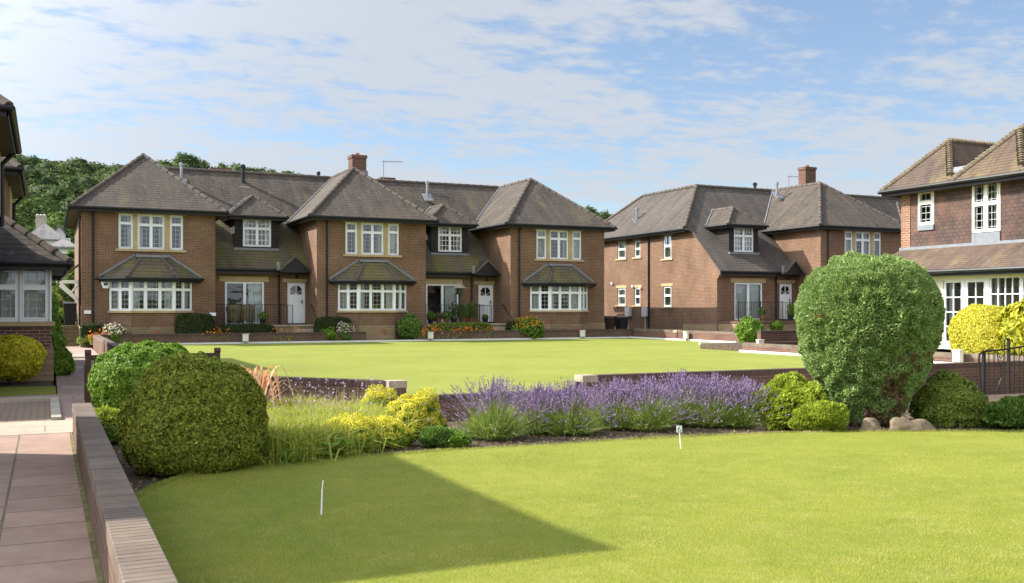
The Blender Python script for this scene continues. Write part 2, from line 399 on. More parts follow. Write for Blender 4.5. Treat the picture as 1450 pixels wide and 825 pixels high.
# ------------------------------------------------------------------ building parts
def eaves(parent, pts, name='gutter', soff=True):
    """black fascia and half round gutter along an eaves polyline"""
    mb = MB()
    for p, q in zip(pts, pts[1:]):
        p = Vector(p); q = Vector(q); d = (q-p).normalized(); n = Vector((d.y, -d.x, 0)).normalized()
        mb.hexa([p+Vector((0, 0, -.20)), q+Vector((0, 0, -.20)), q-n*.03+Vector((0, 0, -.20)), p-n*.03+Vector((0, 0, -.20)),
                 p+Vector((0, 0, -.005)), q+Vector((0, 0, -.005)), q-n*.03+Vector((0, 0, -.005)), p-n*.03+Vector((0, 0, -.005))])
        o = n*.06+Vector((0, 0, -.055)); mb.tube(p+o-d*.06, q+o+d*.06, .058, 8)
    return mb.build(name, M['black'], parent)
def ridges(parent, segs, mat='ridge', r=.10, step=.42, bonnet=False):
    mb = MB()
    for p, q in segs:
        p = Vector(p); q = Vector(q)
        if p.z > q.z: p, q = q, p
        L = (q-p).length; k = max(1, int(L/step)); d = (q-p)/k
        for i in range(k):
            a = p+d*i; rr = r*random.uniform(.95, 1.06)
            mb.tube(a+Vector((0, 0, -.02)), a+d*1.04+Vector((0, 0, -.02)), rr*1.12, 8, rr*(.72 if bonnet else .9))
    return mb.build('ridge_tiles', M[mat], parent)
def window(parent, fr, a0, a1, z0, z1, cols=(1,), transom=None, glass='leaded', curtains='sides', d=.05, name='window', cmat='curtain', wmat='white', rows=0, lattice=0):
    mb = MB(); fw = .06
    fr.box(mb, a0, a1, z0, z0+fw, d, d+.07); fr.box(mb, a0, a1, z1-fw, z1, d, d+.07)
    fr.box(mb, a0, a0+fw, z0+fw, z1-fw, d, d+.07); fr.box(mb, a1-fw, a1, z0+fw, z1-fw, d, d+.07)
    tot = sum(cols); x = a0; edges = [a0]
    for c in cols: x += (a1-a0)*c/tot; edges.append(x)
    for e in edges[1:-1]: fr.box(mb, e-.035, e+.035, z0+fw, z1-fw, d-.012, d+.07)
    for i in range(len(cols)):
        e0 = edges[i]+(.06 if i == 0 else .035); e1 = edges[i+1]-(.06 if i == len(cols)-1 else .035)
        tr = transom[i] if isinstance(transom, (list, tuple)) else transom
        if tr:
            zt = z1-(z1-z0)*tr; fr.box(mb, e0, e1, zt-.03, zt+.03, d-.006, d+.064)
            spans = [(z0+fw, zt-.03), (zt+.03, z1-fw)]
        else: spans = [(z0+fw, z1-fw)]
        for s0, s1 in spans:
            g = .028
            fr.box(mb, e0, e0+g, s0, s1, d-.02, d+.05); fr.box(mb, e1-g, e1, s0, s1, d-.02, d+.05)
            fr.box(mb, e0+g, e1-g, s0, s0+g, d-.02, d+.05); fr.box(mb, e0+g, e1-g, s1-g, s1, d-.02, d+.05)
            if lattice:
                nx = max(1, round((e1-e0)/lattice)); ny = max(1, round((s1-s0)/(lattice*1.15)))
                for k in range(1, nx): xx = e0+(e1-e0)*k/nx; fr.box(mb, xx-.011, xx+.011, s0+g, s1-g, d, d+.03)
                for k in range(1, ny): zz_ = s0+(s1-s0)*k/ny; fr.box(mb, e0+g, e1-g, zz_-.011, zz_+.011, d+.002, d+.028)
    w = mb.build(name, M[wmat], parent)
    gp_ = MB(); gp_.poly([fr.P(a0+.03, z0+.03, d+.035), fr.P(a1-.03, z0+.03, d+.035), fr.P(a1-.03, z1-.03, d+.035), fr.P(a0+.03, z1-.03, d+.035)])
    gp_.build('pane', M[glass], w)
    if curtains:
        cb = MB(); W = a1-a0
        sp = {'sides': [(0, .2), (.8, 1)], 'left': [(0, .4)], 'right': [(.62, 1)], 'full': [(0, 1)], 'most': [(0, .42), (.55, 1)]}[curtains]
        for f0, f1 in sp:
            n = max(4, int((f1-f0)*W/.05)); pts = []
            for i in range(n+1):
                a = a0+W*(f0+(f1-f0)*i/n); dd = d+.2+.02*math.sin(i*2.1)+random.uniform(-.008, .008)
                pts.append((a, dd))
            for (aa, d1), (ab, d2) in zip(pts, pts[1:]):
                cb.poly([fr.P(aa, z0-.05, d1), fr.P(ab, z0-.05, d2), fr.P(ab, z1+.05, d2), fr.P(aa, z1+.05, d1)])
        cb.build('curtain', M[cmat], w)
    return w
def triple_window(B, fr, c, z0, z1, s=1.0):
    """three casements between stone mullions; returns the opening"""
    a = [c-1.305*s, c-.725*s, c-.555*s, c+.545*s, c+.755*s, c+1.305*s]
    window(B, fr, a[0], a[1], z0, z1, (1,), .27, curtains=random.choice(['sides', 'left', 'right', 'full']))
    window(B, fr, a[2], a[3], z0, z1, (1, 1), .30, curtains=random.choice(['sides', 'most', 'sides']))
    window(B, fr, a[4], a[5], z0, z1, (1,), .27, curtains=random.choice(['sides', 'left', 'right', 'full']))
    mb = MB()
    fr.box(mb, a[1], a[2], z0, z1, -.015, .12); fr.box(mb, a[3], a[4], z0, z1, -.015, .12)
    fr.box(mb, a[0]-.14, a[5]+.14, z1, z1+.12, -.02, .12)
    fr.box(mb, a[0]-.12, a[5]+.12, z0-.10, z0, -.07, .12)
    mb.build('stone_surround', M['stone'], B)
    return (a[0], a[5], z0, z1)
def canted_bay(B, fr, c, z0=1.52, z1=2.84, zb=.12, s=1.0):
    """canted bay window with its own hipped roof; fr at the front wall, c centre"""
    h = 1.66*s; k = .86*s; dp = -.62
    O = fr.O; P = fr.P
    parts = []
    def sub(p0, p1):
        a = Vector(P(p0[0], 0, p0[1])); b = Vector(P(p1[0], 0, p1[1])); a.z = O.z; t = (b-a); L = t.length
        n = Vector((-t.y, t.x, 0)).normalized()
        return Fr(a, t, n), L
    pl = [(c-h, 0), (c-k, dp), (c+k, dp), (c+h, 0)]
    bm_ = MB(); wb = MB(); sb = MB(); pb = MB()
    for i, (p0, p1) in enumerate(zip(pl, pl[1:])):
        f, L = sub(p0, p1)
        cols = (1, 1) if i != 1 else (1, 1, 1)
        window(B, f, 0, L, z0, z1, cols, .32, curtains=('left', 'sides', 'right')[i], name='bay_window', d=.0)
        wall(wb, f, 0, L, zb+.72, z0-.09, ())
        f.box(pb, 0, L, zb-.3, zb+.72, -.03, .2)
        f.box(sb, -.03, L+.03, z0-.09, z0-.001*(i+1), -.08-.001*i, .12)
        if i < 2: # corner post
            q = Vector(P(p1[0], 0, p1[1])); bm_.tube(q+Vector((0, 0, O.z*0+z0)), q+Vector((0, 0, z1)), .075, 8); bm_.build('corner_post', M['white'], B); bm_ = MB()
    wb.build('bay_wall', M['brick'], B); sb.build('bay_sill', M['stone'], B); pb.build('bay_plinth', M['plinth'], B)
    # roof
    e = .30; zr = z1+.08; zt = z1+1.0; top = .42*s
    E = [P(c-h-e-.1, zr, 0), P(c-k-e*.55, zr, dp-e), P(c+k+e*.55, zr, dp-e), P(c+h+e+.1, zr, 0)]
    T = [P(c-top-.25, zt, 0), P(c-top, zt-.04, -.14), P(c+top, zt-.04, -.14), P(c+top+.25, zt, 0)]
    rb = MB()
    for i in range(3): rb.sheet([E[i], E[i+1], T[i+1], T[i]], .05)
    rb.build('bay_roof', M['tile_moss'], B)
    ridges(B, [(E[1], T[1])], r=.075); ridges(B, [(E[2], T[2])], r=.075)
    lb = MB(); fr.box(lb, c-top-.22, c+top+.22, zt-.05, zt+.06, -.2, .0)
    a, b = Vector(E[0]), Vector(T[0]); lb.hexa([a+Vector((0, -.03, 0)), b+Vector((0, -.03, 0)), b, a, a+Vector((0, -.03, .12)), b+Vector((0, -.03, .1)), b+Vector((0, 0, .1)), a+Vector((0, 0, .12))])
    a, b = Vector(T[3]), Vector(E[3]); lb.hexa([a+Vector((0, -.03, 0)), b+Vector((0, -.03, 0)), b, a, a+Vector((0, -.03, .1)), b+Vector((0, -.03, .12)), b+Vector((0, 0, .12)), a+Vector((0, 0, .1))])
    lb.build('lead_flashing', M['lead'], B)
    eaves(B, E)
    so = MB(); so.poly([P(c-h-e, z1+.01, 0), P(c-k-e*.5, z1+.01, dp-e+.03), P(c+k+e*.5, z1+.01, dp-e+.03), P(c+h+e, z1+.01, 0)]); so.build('soffit', M['soffit'], B)
    return (c-h+.05, c+h-.05, z0, z1)
def front_door(B, fr, a0, a1, z0, z1, side=1):
    mb = MB(); d = .06; W = a1-a0
    fr.box(mb, a0, a0+.05, z0, z1, d, d+.06); fr.box(mb, a1-.05, a1, z0, z1, d, d+.06); fr.box(mb, a0+.05, a1-.05, z1-.05, z1, d, d+.06)
    x0, x1, y0, y1 = a0+.055, a1-.055, z0+.04, z1-.055
    mb2 = mb; cx = (x0+x1)/2; zf = y1-.50
    fr.box(mb2, x0, x1, y0, zf, d+.01, d+.05)
    for (p, q) in ((x0+.09, cx-.04), (cx+.04, x1-.09)):    # raised panels
        fr.box(mb2, p, q, y0+.14, y0+.72, d-.002, d+.01); fr.box(mb2, p, q, y0+.84, zf-.12, d-.002, d+.01)
    fr.box(mb2, x0, x1, y1-.09, y1, d+.01, d+.05); fr.box(mb2, x0, x0+.1, zf, y1-.09, d+.01, d+.05); fr.box(mb2, x1-.1, x1, zf, y1-.09, d+.01, d+.05)
    # fanlight bars
    for ang in (35, 90, 145):
        L = .42; ca, sa = math.cos(R(ang)), math.sin(R(ang))
        p = (cx, zf); q = (cx+ca*L, min(zf+sa*L, y1-.08)); w = .016
        mb2.hexa([fr.P(p[0]-w, p[1], d), fr.P(p[0]+w, p[1], d), fr.P(p[0]+w, p[1], d+.04), fr.P(p[0]-w, p[1], d+.04), fr.P(q[0]-w, q[1], d), fr.P(q[0]+w, q[1], d), fr.P(q[0]+w, q[1], d+.04), fr.P(q[0]-w, q[1], d+.04)])
    # arched shoulders of the fanlight
    for s in (-1, 1):
        xx = x0+.1 if s < 0 else x1-.1
        mb2.poly([fr.P(xx, y1-.09, d+.012), fr.P(xx, y1-.23, d+.012), fr.P(xx-s*.14, y1-.09, d+.012)])
    D = mb.build('front_door', M['door'], B)
    g = MB(); g.poly([fr.P(x0+.09, zf-.01, d+.035), fr.P(x1-.09, zf-.01, d+.035), fr.P(x1-.09, y1-.08, d+.035), fr.P(x0+.09, y1-.08, d+.035)]); g.build('fanlight', M['glass'], D)
    hb = MB(); hx = x1-.08; hz = z0+1.05; fr.box(hb, hx-.02, hx+.02, hz-.1, hz+.1, d-.02, d+.0); fr.box(hb, hx-.1, hx, hz, hz+.022, d-.06, d-.03)
    hb.build('handle', M['black'], D)
    tb = MB(); fr.box(tb, a0-.04, a1+.04, z0-.02, z0+.038, -.05, .1); tb.build('threshold', M['black'], B)
    return (a0, a1, z0, z1)
def downpipe(B, x, y, z0, z1, off=(0, -.07)):
    mb = MB(); px, py = x+off[0], y+off[1]
    mb.tube((px, py, z0), (px, py, z1-.25), .042); mb.path([(px, py, z1-.25), (px+off[0]*4, py+off[1]*4, z1-.02)], .042)
    z = z0+.5
    while z < z1-.3: mb.tube((px, py, z), (px, py, z+.07), .056); z += 1.7
    mb.build('downpipe', M['black'], B)
def chimney(B, x, y, z0, z1, w=.62, d=.62, pots=2, mat='brick', cap=True):
    mb = MB(); mb.box(x-w/2, x+w/2, y-d/2, y+d/2, z0, z1-.16); mb.box(x-w/2-.04, x+w/2+.04, y-d/2-.04, y+d/2+.04, z1-.16, z1)
    c = mb.build('chimney', M['red_garden_brick' if mat == 'brick' else mat], B)
    pb = MB()
    if not pots: return
    for i in range(pots): pb.lathe((x+(i-(pots-1)/2)*.3, y, z1-.005), [(.12, 0), (.1, .1), (.11, .14), (.09, .145)], 10)
    pb.build('chimney_pot', M['terracotta'] if mat == 'brick' else M['cream'], c)
    lb = MB(); lb.box(x-w/2-.06, x+w/2+.06, y-d/2-.07, y+d/2+.06, z0, z0+.5); lb.build('lead_flashing', M['lead'], c)
def flue(B, x, y, z, h=.8, r=.075, mat='steel'):
    mb = MB(); mb.tube((x, y, z-.3), (x, y, z+h), r, 10); mb.lathe((x, y, z+h), [(r*1.5, -.03), (r*1.5, .08), (r*.6, .14)], 10)
    mb.build('vent_pipe', M[mat], B)
    lb = MB(); lb.hexa([(x-.25, y-.35, z-.38), (x+.25, y-.35, z-.38), (x+.25, y+.15, z+.05), (x-.25, y+.15, z+.05), (x-.25, y-.35, z-.32), (x+.25, y-.35, z-.32), (x+.25, y+.15, z+.11), (x-.25, y+.15, z+.11)])
    lb.build('lead_flashing', M['lead'], B)
def aerial(B, x, y, z, h=1.1, side=1):
    mb = MB(); mb.tube((x, y, z), (x, y, z+h), .022, 6); mb.tube((x-.1*side, y, z+h-.1), (x+1.15*side, y, z+h-.02), .014, 6)
    for i in range(9):
        xx = x+side*(.1+.12*i); mb.tube((xx, y-.16, z+h-.085+.008*i), (xx, y+.16, z+h-.085+.008*i), .01, 5); mb.tube((xx, y, z+h-.15), (xx, y, z+h), .01, 5)
    mb.build('tv_aerial', M['steel'], B)
KZ, KY = 2.77, None
TAN = .9
def wing(B, x0, x1, yf, dz, yb, apexY, ridgeY, east=True, west=True, base=.87, stop=None, bayc=None, westops=()):
    """two storey bay wing with hipped roof"""
    ov = .42; ze = 5.85+dz; zr = 8.62+dz; xm = (x0+x1)/2; yj = ridgeY-(zr-ze)/TAN
    f = Fr((x0, yf, dz), (1, 0, 0), (0, 1, 0)); W = x1-x0
    c = W/2 if bayc is None else bayc
    o1 = triple_window(B, f, c, 4.14, 5.63); o2 = canted_bay(B, f, c)
    wb = MB(); wall(wb, f, 0, W, base, 5.78, (o1, (o2[0], o2[1], 1.45, 2.86)))
    ybw = yb
    fw = Fr((x0, yb, dz), (0, -1, 0), (1, 0, 0)); wall(wb, fw, 0, yb-yf, base, 5.78, westops)
    fe = Fr((x1, yf, dz), (0, 1, 0), (-1, 0, 0)); wall(wb, fe, 0, yb-yf, base, 5.78, ())
    wb.build('wall', M['brick'], B)
    pb = MB(); e = .03; pb.box(x0-e, x1+e, yf-e, yb, -.3+dz, base+dz); pb.build('plinth', M['plinth'], B)
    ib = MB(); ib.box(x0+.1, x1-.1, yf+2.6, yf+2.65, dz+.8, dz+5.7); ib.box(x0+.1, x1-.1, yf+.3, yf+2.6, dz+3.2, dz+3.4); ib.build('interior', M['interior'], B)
    A = (xm, apexY, zr); Rg = (xm, ridgeY, zr)
    rb = MB(); L0 = (x0-ov, yf-ov, ze); L1 = (x1+ov, yf-ov, ze)
    rb.sheet([L0, L1, A])
    wj = (x0-ov, yj, ze) if west else (x0-ov, ridgeY+(zr-ze)/TAN, ze)
    ej = (x1+ov, yj, ze) if east else (x1+ov, ridgeY+(zr-ze)/TAN, ze)
    rb.sheet([L0, A, Rg, wj]); rb.sheet([L1, ej, Rg, A])
    rb.build('wing_roof', M['tile'], B)
    sg = [(L0, A), (L1, A), (A, Rg)]
    if not west: sg.append((wj, Rg))
    if not east: sg.append((ej, Rg))
    ridges(B, sg)
    vb = MB()
    if west: vb.tube(Vector(wj)+Vector((0, -.1, .06)), Vector(Rg)+Vector((0, -.1, .03)), .035, 6)
    if east: vb.tube(Vector(ej)+Vector((0, -.1, .06)), Vector(Rg)+Vector((0, -.1, .03)), .035, 6)
    if vb.v: vb.build('valley_lead', M['lead'], B)
    eaves(B, [wj, L0, L1, ej])
    sb = MB(); sb.box(x0-ov+.02, x1+ov-.02, yf-ov+.02, wj[1]-.05, ze-.19, ze-.12); sb.build('soffit', M['soffit'], B)
    downpipe(B, x0+.46, yf, dz+.1, ze-.05)
    return xm
def dormer(B, xc, yw, zroof, dz, w=2.05, lean_y=46.35, cur='sides'):
    """tile hung dormer; yw front plane"""
    zb = 3.45+dz+TAN*(yw-lean_y)-.03; x0, x1 = xc-w/2, xc+w/2; zt = 5.92+dz
    f = Fr((x0, yw, 0), (1, 0, 0), (0, 1, 0))
    c0, c1 = w*.5-.66+.02, w*.5+.66+.02
    wn0 = zt-1.38; window(B, f, c0, c1, wn0, zt-.06, (1, 1), .35, curtains=cur, name='dormer_window', lattice=.2, glass='glass')
    wb = MB(); wall(wb, f, 0, w, zb, zt, ((c0, c1, wn0, zt-.06),), .06)
    yt = lean_y+(zt-3.45-dz)/TAN
    for x in (x0, x1): wb.poly([(x, yw, zb), (x, yt, zt), (x, yw, zt)])
    D = wb.build('dormer', M['charcoal'], B)
    lb = MB(); lb.box(x0-.05, x1+.0, yw-.12, yw-.0, zb-.05, zb+.06); lb.build('lead_flashing', M['lead'], D)
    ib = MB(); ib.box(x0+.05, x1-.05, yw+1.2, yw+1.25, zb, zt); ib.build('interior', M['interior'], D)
    ov = .33; ze = zt+.06; h = w/2+ov; zr = ze+h*.80; A = (xc, yw-ov+h*.95, zr)
    ye = lean_y+(ze-3.45-dz)/TAN; yr = lean_y+(zr-3.45-dz)/TAN
    L0 = (x0-ov, yw-ov, ze); L1 = (x1+ov, yw-ov, ze); K0 = (x0-ov, ye, ze); K1 = (x1+ov, ye, ze); Rg = (xc, yr, zr)
    rb = MB(); rb.sheet([L0, L1, A]); rb.sheet([L0, A, Rg, K0]); rb.sheet([L1, K1, Rg, A]); rb.build('dormer_roof', M['tile'], D)
    ridges(D, [(L0, A), (L1, A), (A, Rg)], r=.085)
    eaves(D, [K0, L0, L1, K1])
    sb = MB(); sb.box(x0-ov+.02, x1+ov-.02, yw-ov+.02, ye, ze-.15, ze-.08); sb.build('soffit', M['soffit'], D)
    vb = MB(); vb.tube(Vector(K0)+Vector((-.02, -.08, .02)), Vector(Rg)+Vector((0, -.1, .05)), .04, 6); vb.build('valley_lead', M['lead'], D)
def leanto(B, x0, x1, yw, dz, french, door, ly=None, x_dorm=None, wl=None, cur='most'):
    ly = yw-.35 if ly is None else ly
    f = Fr((x0, yw, dz), (1, 0, 0), (0, 1, 0)); W = x1-x0
    fo = (french[0]-x0, french[1]-x0, .88, 2.86)
    window(B, f, *fo, (1, 1), None, glass='glass', curtains=cur, name='french_window')
    do = front_door(B, f, door[0]-x0, door[1]-x0, .88, 2.84)
    wb = MB(); wall(wb, f, 0, W, .86, 3.55, (fo, do)); wb.build('wall', M['brick'], B)
    lb = MB(); f.box(lb, fo[0]-.25, fo[1]+.2, 2.862, 3.10, -.02, .1); f.box(lb, do[0]-.22, min(do[1]+.16, W-.02), 2.862, 3.02, -.02, .1); lb.build('stone_lintel', M['stone'], B)
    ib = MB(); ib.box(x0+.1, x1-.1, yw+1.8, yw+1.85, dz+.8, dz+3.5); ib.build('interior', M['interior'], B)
    wl_ = MB(); xx = (door[0]+door[1])/2+.0; wl_.lathe((xx, yw-.12, dz+3.04), [(.03, 0), (.06, .03), (.07, .16), (.02, .22)], 8); wl_.box(xx-.012, xx+.012, yw-.12, yw, dz+3.24, dz+3.27); wl_.build('porch_lantern', M['black'], B)
def porch_gable(B, xc, yf, dz, w=1.25, yback=None):
    """little tiled gablet over the door"""
    z0 = 3.42+dz; h = .62; x0, x1 = xc-w/2, xc+w/2; yb = yf+1.2
    rb = MB(); A0 = (xc, yf, z0+h); A1 = (xc, yb, z0+h)
    rb.sheet([(x0-.08, yf-.04, z0-.04), (xc, yf-.04, z0+h), (xc, yb, z0+h), (x0-.08, yb, z0-.04)], .06)
    rb.sheet([(x1+.08, yf-.04, z0-.04), (x1+.08, yb, z0-.04), (xc, yb, z0+h), (xc, yf-.04, z0+h)], .06)
    P = rb.build('porch_roof', M['tile'], B)
    ridges(P, [((x0-.08, yf-.02, z0), (xc, yf-.02, z0+h+.02)), ((x1+.08, yf-.02, z0), (xc, yf-.02, z0+h+.02)), ((xc, yf, z0+h+.02), (xc, yb, z0+h+.02))], r=.05, step=.25)
    gb = MB(); gb.poly([(x0, yf+.03, z0-.02), (x1, yf+.03, z0-.02), (xc, yf+.03, z0+h-.07)]); gb.box(x0-.1, x1+.1, yf-.03, yf+.03, z0-.13, z0-.02); gb.build('gable_board', M['black'], P)
    lb = MB(); lb.box(x0-.2, x0-.08, yf+.05, yf+.12, z0-.03, z0+.35); lb.build('lead_flashing', M['lead'], P)
def railing(name, x0, x1, y, z0, z1, label, group=None, gap=.115, ends=()):
    t = thing(name, ((x0+x1)/2, y, z0), label, 'railing', group)
    rb = MB(); rb.box(x0, x1, y-.02, y+.02, z1-.02, z1); rb.box(x0, x1, y-.018, y+.018, z0+.08, z0+.10)
    rb.build('rail', M['iron'], t)
    n = int((x1-x0)/gap); bb = MB()
    for i in range(n+1):
        x = x0+(x1-x0)*i/n; r = .011
        if i % 12 == 0: bb.box(x-.02, x+.02, y-.02, y+.02, z0, z1+.04)
        else: bb.tube((x, y, z0+.1), (x, y, z1-.02), r, 5)
    # scroll panels
    for i in range(6, n, 12):
        x = x0+(x1-x0)*i/n
        for s in (-1, 1):
            for zc in (z0+.62, z0+.3):
                pts = [(x+s*(.05+.04*math.cos(a)), y, zc+.06*math.sin(a)) for a in [k*math.pi/6 for k in range(10)]]; bb.path(pts, .007, 5)
    bb.build('bars', M['iron'], t)
    return t

# ================================================================== THE TERRACE
B1 = thing('brick_terrace', (11, 50, 0), 'long two storey red brick terrace with three hipped wings facing the bowling green', 'building')
YF, YW, LY, RY = 44.8, 46.7, 46.35, 52.1
wx = [(1.35, 6.75), (11.26, 16.56), (21.07, 26.50)]
xms = []
for i, (a, b) in enumerate(wx):
    xms.append(wing(B1, a, b, YF, 0, 54.8, 48.0, RY, west=i > 0, east=i < 2, bayc=(2.75, 2.65, 2.76)[i]))
roofd = MB()
for i in range(2):
    x1 = wx[i][1]; x0n = wx[i+1][0]; zr = 8.60
    roofm = MB(); roofm.sheet([(x1, LY, 3.45), (x0n, LY, 3.45), (x0n, 49.2, 3.45+TAN*(49.2-LY)), (x1, 49.2, 3.45+TAN*(49.2-LY))])
    roofd.sheet([(x1, 49.2, 3.45+TAN*(49.2-LY)), (x0n, 49.2, 3.45+TAN*(49.2-LY)), (xms[i+1], RY, zr+.02), (xms[i], RY, zr+.02)])
    roofm.build('lean_to_roof', M['tile_moss'], B1)
    leanto(B1, x1, x0n, YW, 0, (x1+.72, x1+2.5), (x1+3.58, x1+4.43), cur='right')
    dormer(B1, x1+2.3, 47.45, 0, 0, cur='sides')
    porch_gable(B1, x0n-.72, 45.95, 0)
    eaves(B1, [(x1, LY, 3.45), (x0n-1.4, LY, 3.45)])
    sb = MB(); sb.box(x1, x0n, LY+.02, YW, 3.2, 3.26); sb.build('soffit', M['soffit'], B1)
    downpipe(B1, x1+3.18, YW, .86, 3.42)
roofd.sheet([(xms[0], RY, 8.6), (xms[2], RY, 8.6), (xms[2]+2.8, RY+3.05, 5.85), (xms[0]-2.8, RY+3.05, 5.85)])
roofd.build('main_roof', M['tile'], B1)
ridges(B1, [((xms[0], RY, 8.64), (xms[2], RY, 8.64))])
bw = MB(); bw.box(1.36, 26.49, 54.6, 54.79, .3, 5.7); bw.build('back_wall', M['brick'], B1)
chimney(B1, X_at(506, 49.6), 49.6, 8.2, 9.5, .74, .74, 1)
chimney(B1, X_at(310, 54), 54, 7.2, z_at(310, 238.5, 54), .95, .6, 0)
chimney(B1, X_at(547, 54), 54, 7.2, z_at(547, 252, 54), .8, .6, 0)
flue(B1, X_at(257, 51.3), 51.3, z_at(257, 255, 51.3), .75)
flue(B1, X_at(344, 51.5), 51.5, z_at(344, 257, 51.5), .75, .09, 'iron')
flue(B1, X_at(451, 52.3), 52.3, z_at(451, 254, 52.3), .3, .07, 'iron')
flue(B1, X_at(605, 50.8), 50.8, z_at(605, 276, 50.8), .65)
aerial(B1, X_at(543, 52.6), 52.6, 8.5, 1.35)
# alarm box, small air bricks, meter boxes
ab = MB(); ax = X_at(149.5, YF); 
ab.slab([(ax-.17, YF-.09), (ax+.17, YF-.09), (ax+.17, YF), (ax-.17, YF)], 2.66, 2.75); ab.hexa([(ax-.1, YF-.09, 2.46), (ax+.1, YF-.09, 2.46), (ax+.1, YF, 2.46), (ax-.1, YF, 2.46), (ax-.17, YF-.09, 2.66), (ax+.17, YF-.09, 2.66), (ax+.17, YF, 2.66), (ax-.17, YF, 2.66)])
ab.build('alarm_box', M['white'], B1)
mb = MB(); mb.box(ax-.08, ax+.08, YF-.105, YF-.091, 2.58, 2.68); mb.build('alarm_emblem', plain_mat('dark blue', (.05, .09, .2), .5), B1)
pb = MB(); pb.path([(1.81, YF-.07, 2.8), (2.2, YF-.07, 2.98), (2.4, YF-.07, 2.98)], .03)
for i in (0, 1): 
    x = wx[i][0]+.46 if i else 1.81
pb.build('branch_pipe', M['black'], B1)
ab = MB()
for (u, v) in ((124, 442), (301, 445)): x = X_at(u, YF); z = z_at(u, v, YF); ab.box(x-.13, x+.13, YF-.08, YF, z-.06, z+.08)
ab.build('socket_box', M['white'], B1)
ab = MB()
for x in (X_at(219, YF), X_at(537, YF), X_at(790, YF), X_at(812, YF)):
    for k in (-.07, .07): ab.box(x+k-.045, x+k+.045, YF-.68 if abs(x-24.3) > 9 or True else YF, YF-.655, .45, .66)
ab.build('air_brick', M['terracotta'], B1)
# side porch canopy
C0 = Y_at(100, 1.0); 
pc = MB(); pc.sheet([(.42, 45.2, 2.82), (.42, 47.4, 2.82), (1.35, 47.4, 3.55), (1.35, 45.2, 3.55)]); cp = pc.build('porch_roof', M['tile_moss'], B1)
pc = MB(); pc.box(.42, 1.35, 45.25, 45.35, 2.66, 2.80); pc.hexa([(.5, 45.25, 2.55), (.62, 45.25, 2.66), (.62, 45.35, 2.66), (.5, 45.35, 2.55), (1.3, 45.25, 1.8), (1.35, 45.25, 1.95), (1.35, 45.35, 1.95), (1.3, 45.35, 1.8)])
pc.tube((.55, 45.3, 2.7), (1.33, 45.3, 1.9), .06, 6); pc.tube((1.33, 45.3, 2.7), (1.0, 45.3, 2.3), .05, 6); pc.box(1.27, 1.35, 45.25, 45.35, 1.8, 2.8); pc.build('porch_bracket', M['cream'], cp)
pc = MB(); pc.tube((1.3, 45.0, .9), (1.3, 45.0, 5.5), .045); pc.build('downpipe', M['black'], B1)

# terrace platforms, their steps and railings
for i in range(2):
    x1 = wx[i][1]; x0n = wx[i+1][0]
    t = thing('raised_patio', ((x1+x0n)/2, 46, .1), ('stone faced raised patio outside the left french window', 'stone faced raised patio outside the middle french window with flower pots')[i], 'patio', 'raised patios in front of the terrace')
    mb = MB(); mb.box(x1+.035, x0n-.035, 44.98, YW-.003, -.2, .80); mb.build('patio_base', M['plinth'], t)
    mb = MB(); mb.box(x1+.036, x0n-.036, 44.93, YW-.002, .803, .86); mb.build('paving', M['stone2'], t)
    mb = MB()
    for k in range(4): mb.box(x0n-1.1, x0n-.04, 44.6-.3*k, 44.92-.3*k, -.2, .86-.18*(k+1))
    mb.build('steps', M['stone2'], t)
    railing('iron_railing', x1+.1, x0n-1.35, 45.05, .86, 1.80, ('black iron railing on the left patio in front of covered garden chairs', 'black iron railing on the middle patio behind flower pots')[i], 'iron railings on the patios')
    h = thing('handrail', (x0n-.12, 44.6, .8), ('short sloping black handrail on the wing wall right of the left white door', 'short sloping black handrail on the wing wall right of the middle white door')[i], 'handrail', 'sloping handrails')
    mb = MB(); mb.path([(x0n-.1, 45.7, 1.75), (x0n-.1, 45.5, 1.8), (x0n-.1, 44.5, 1.15)], .022, 8); mb.build('rail', M['iron'], h)
    mb = MB(); mb.tube((x0n-.1, 45.4, 1.72), (x0n, 45.4, 1.66), .012, 6); mb.tube((x0n-.1, 44.6, 1.2), (x0n, 44.6, 1.14), .012, 6); mb.build('bracket', M['iron'], h)
# gate-like railing leaf in front of the left door
x = X_at(404, 45.2)
def small_gate(x0, x1, y, z0, z1, label):
    t = thing('patio_gate', ((x0+x1)/2, y, z0), label, 'gate', 'small iron patio gates')
    mb = MB(); mb.box(x0, x1, y-.02, y+.02, z1-.025, z1); mb.box(x0, x1, y-.02, y+.02, z0+.03, z0+.055); mb.box(x0, x0+.03, y-.02, y+.02, z0+.055, z1-.025); mb.box(x1-.03, x1, y-.02, y+.02, z0+.055, z1-.025); mb.build('gate_frame', M['iron'], t)
    mb = MB(); n = max(3, int((x1-x0)/.09))
    for k in range(1, n): xx = x0+(x1-x0)*k/n; mb.tube((xx, y, z0+.055), (xx, y, z1-.025), .01, 5)
    mb.build('bars', M['iron'], t)
small_gate(X_at(406.5, 45.1), X_at(415, 45.1), 45.1, .86, 1.78, 'narrow black iron gate open across the left white door')
small_gate(X_at(678, 45.1), X_at(696, 45.1), 45.1, .86, 1.78, 'black barred gate across the lower half of the middle white door')

# ================================================================== RIGHT HAND BLOCK
B2 = thing('brick_block', (40, 46, 0), 'separate red brick block right of the terrace with a sunlit side wall', 'building')
DZ = .12; YW2 = 41.95; LY2 = 41.6; RY2 = 47.35; XL = 31.6; YF2 = 40.05
bx0, bx1 = X_at(1162, YF2), X_at(1276, YF2)
xm2 = wing(B2, bx0, bx1, YF2, DZ, 52, 43.25, RY2, bayc=(bx1-bx0)/2+.1)
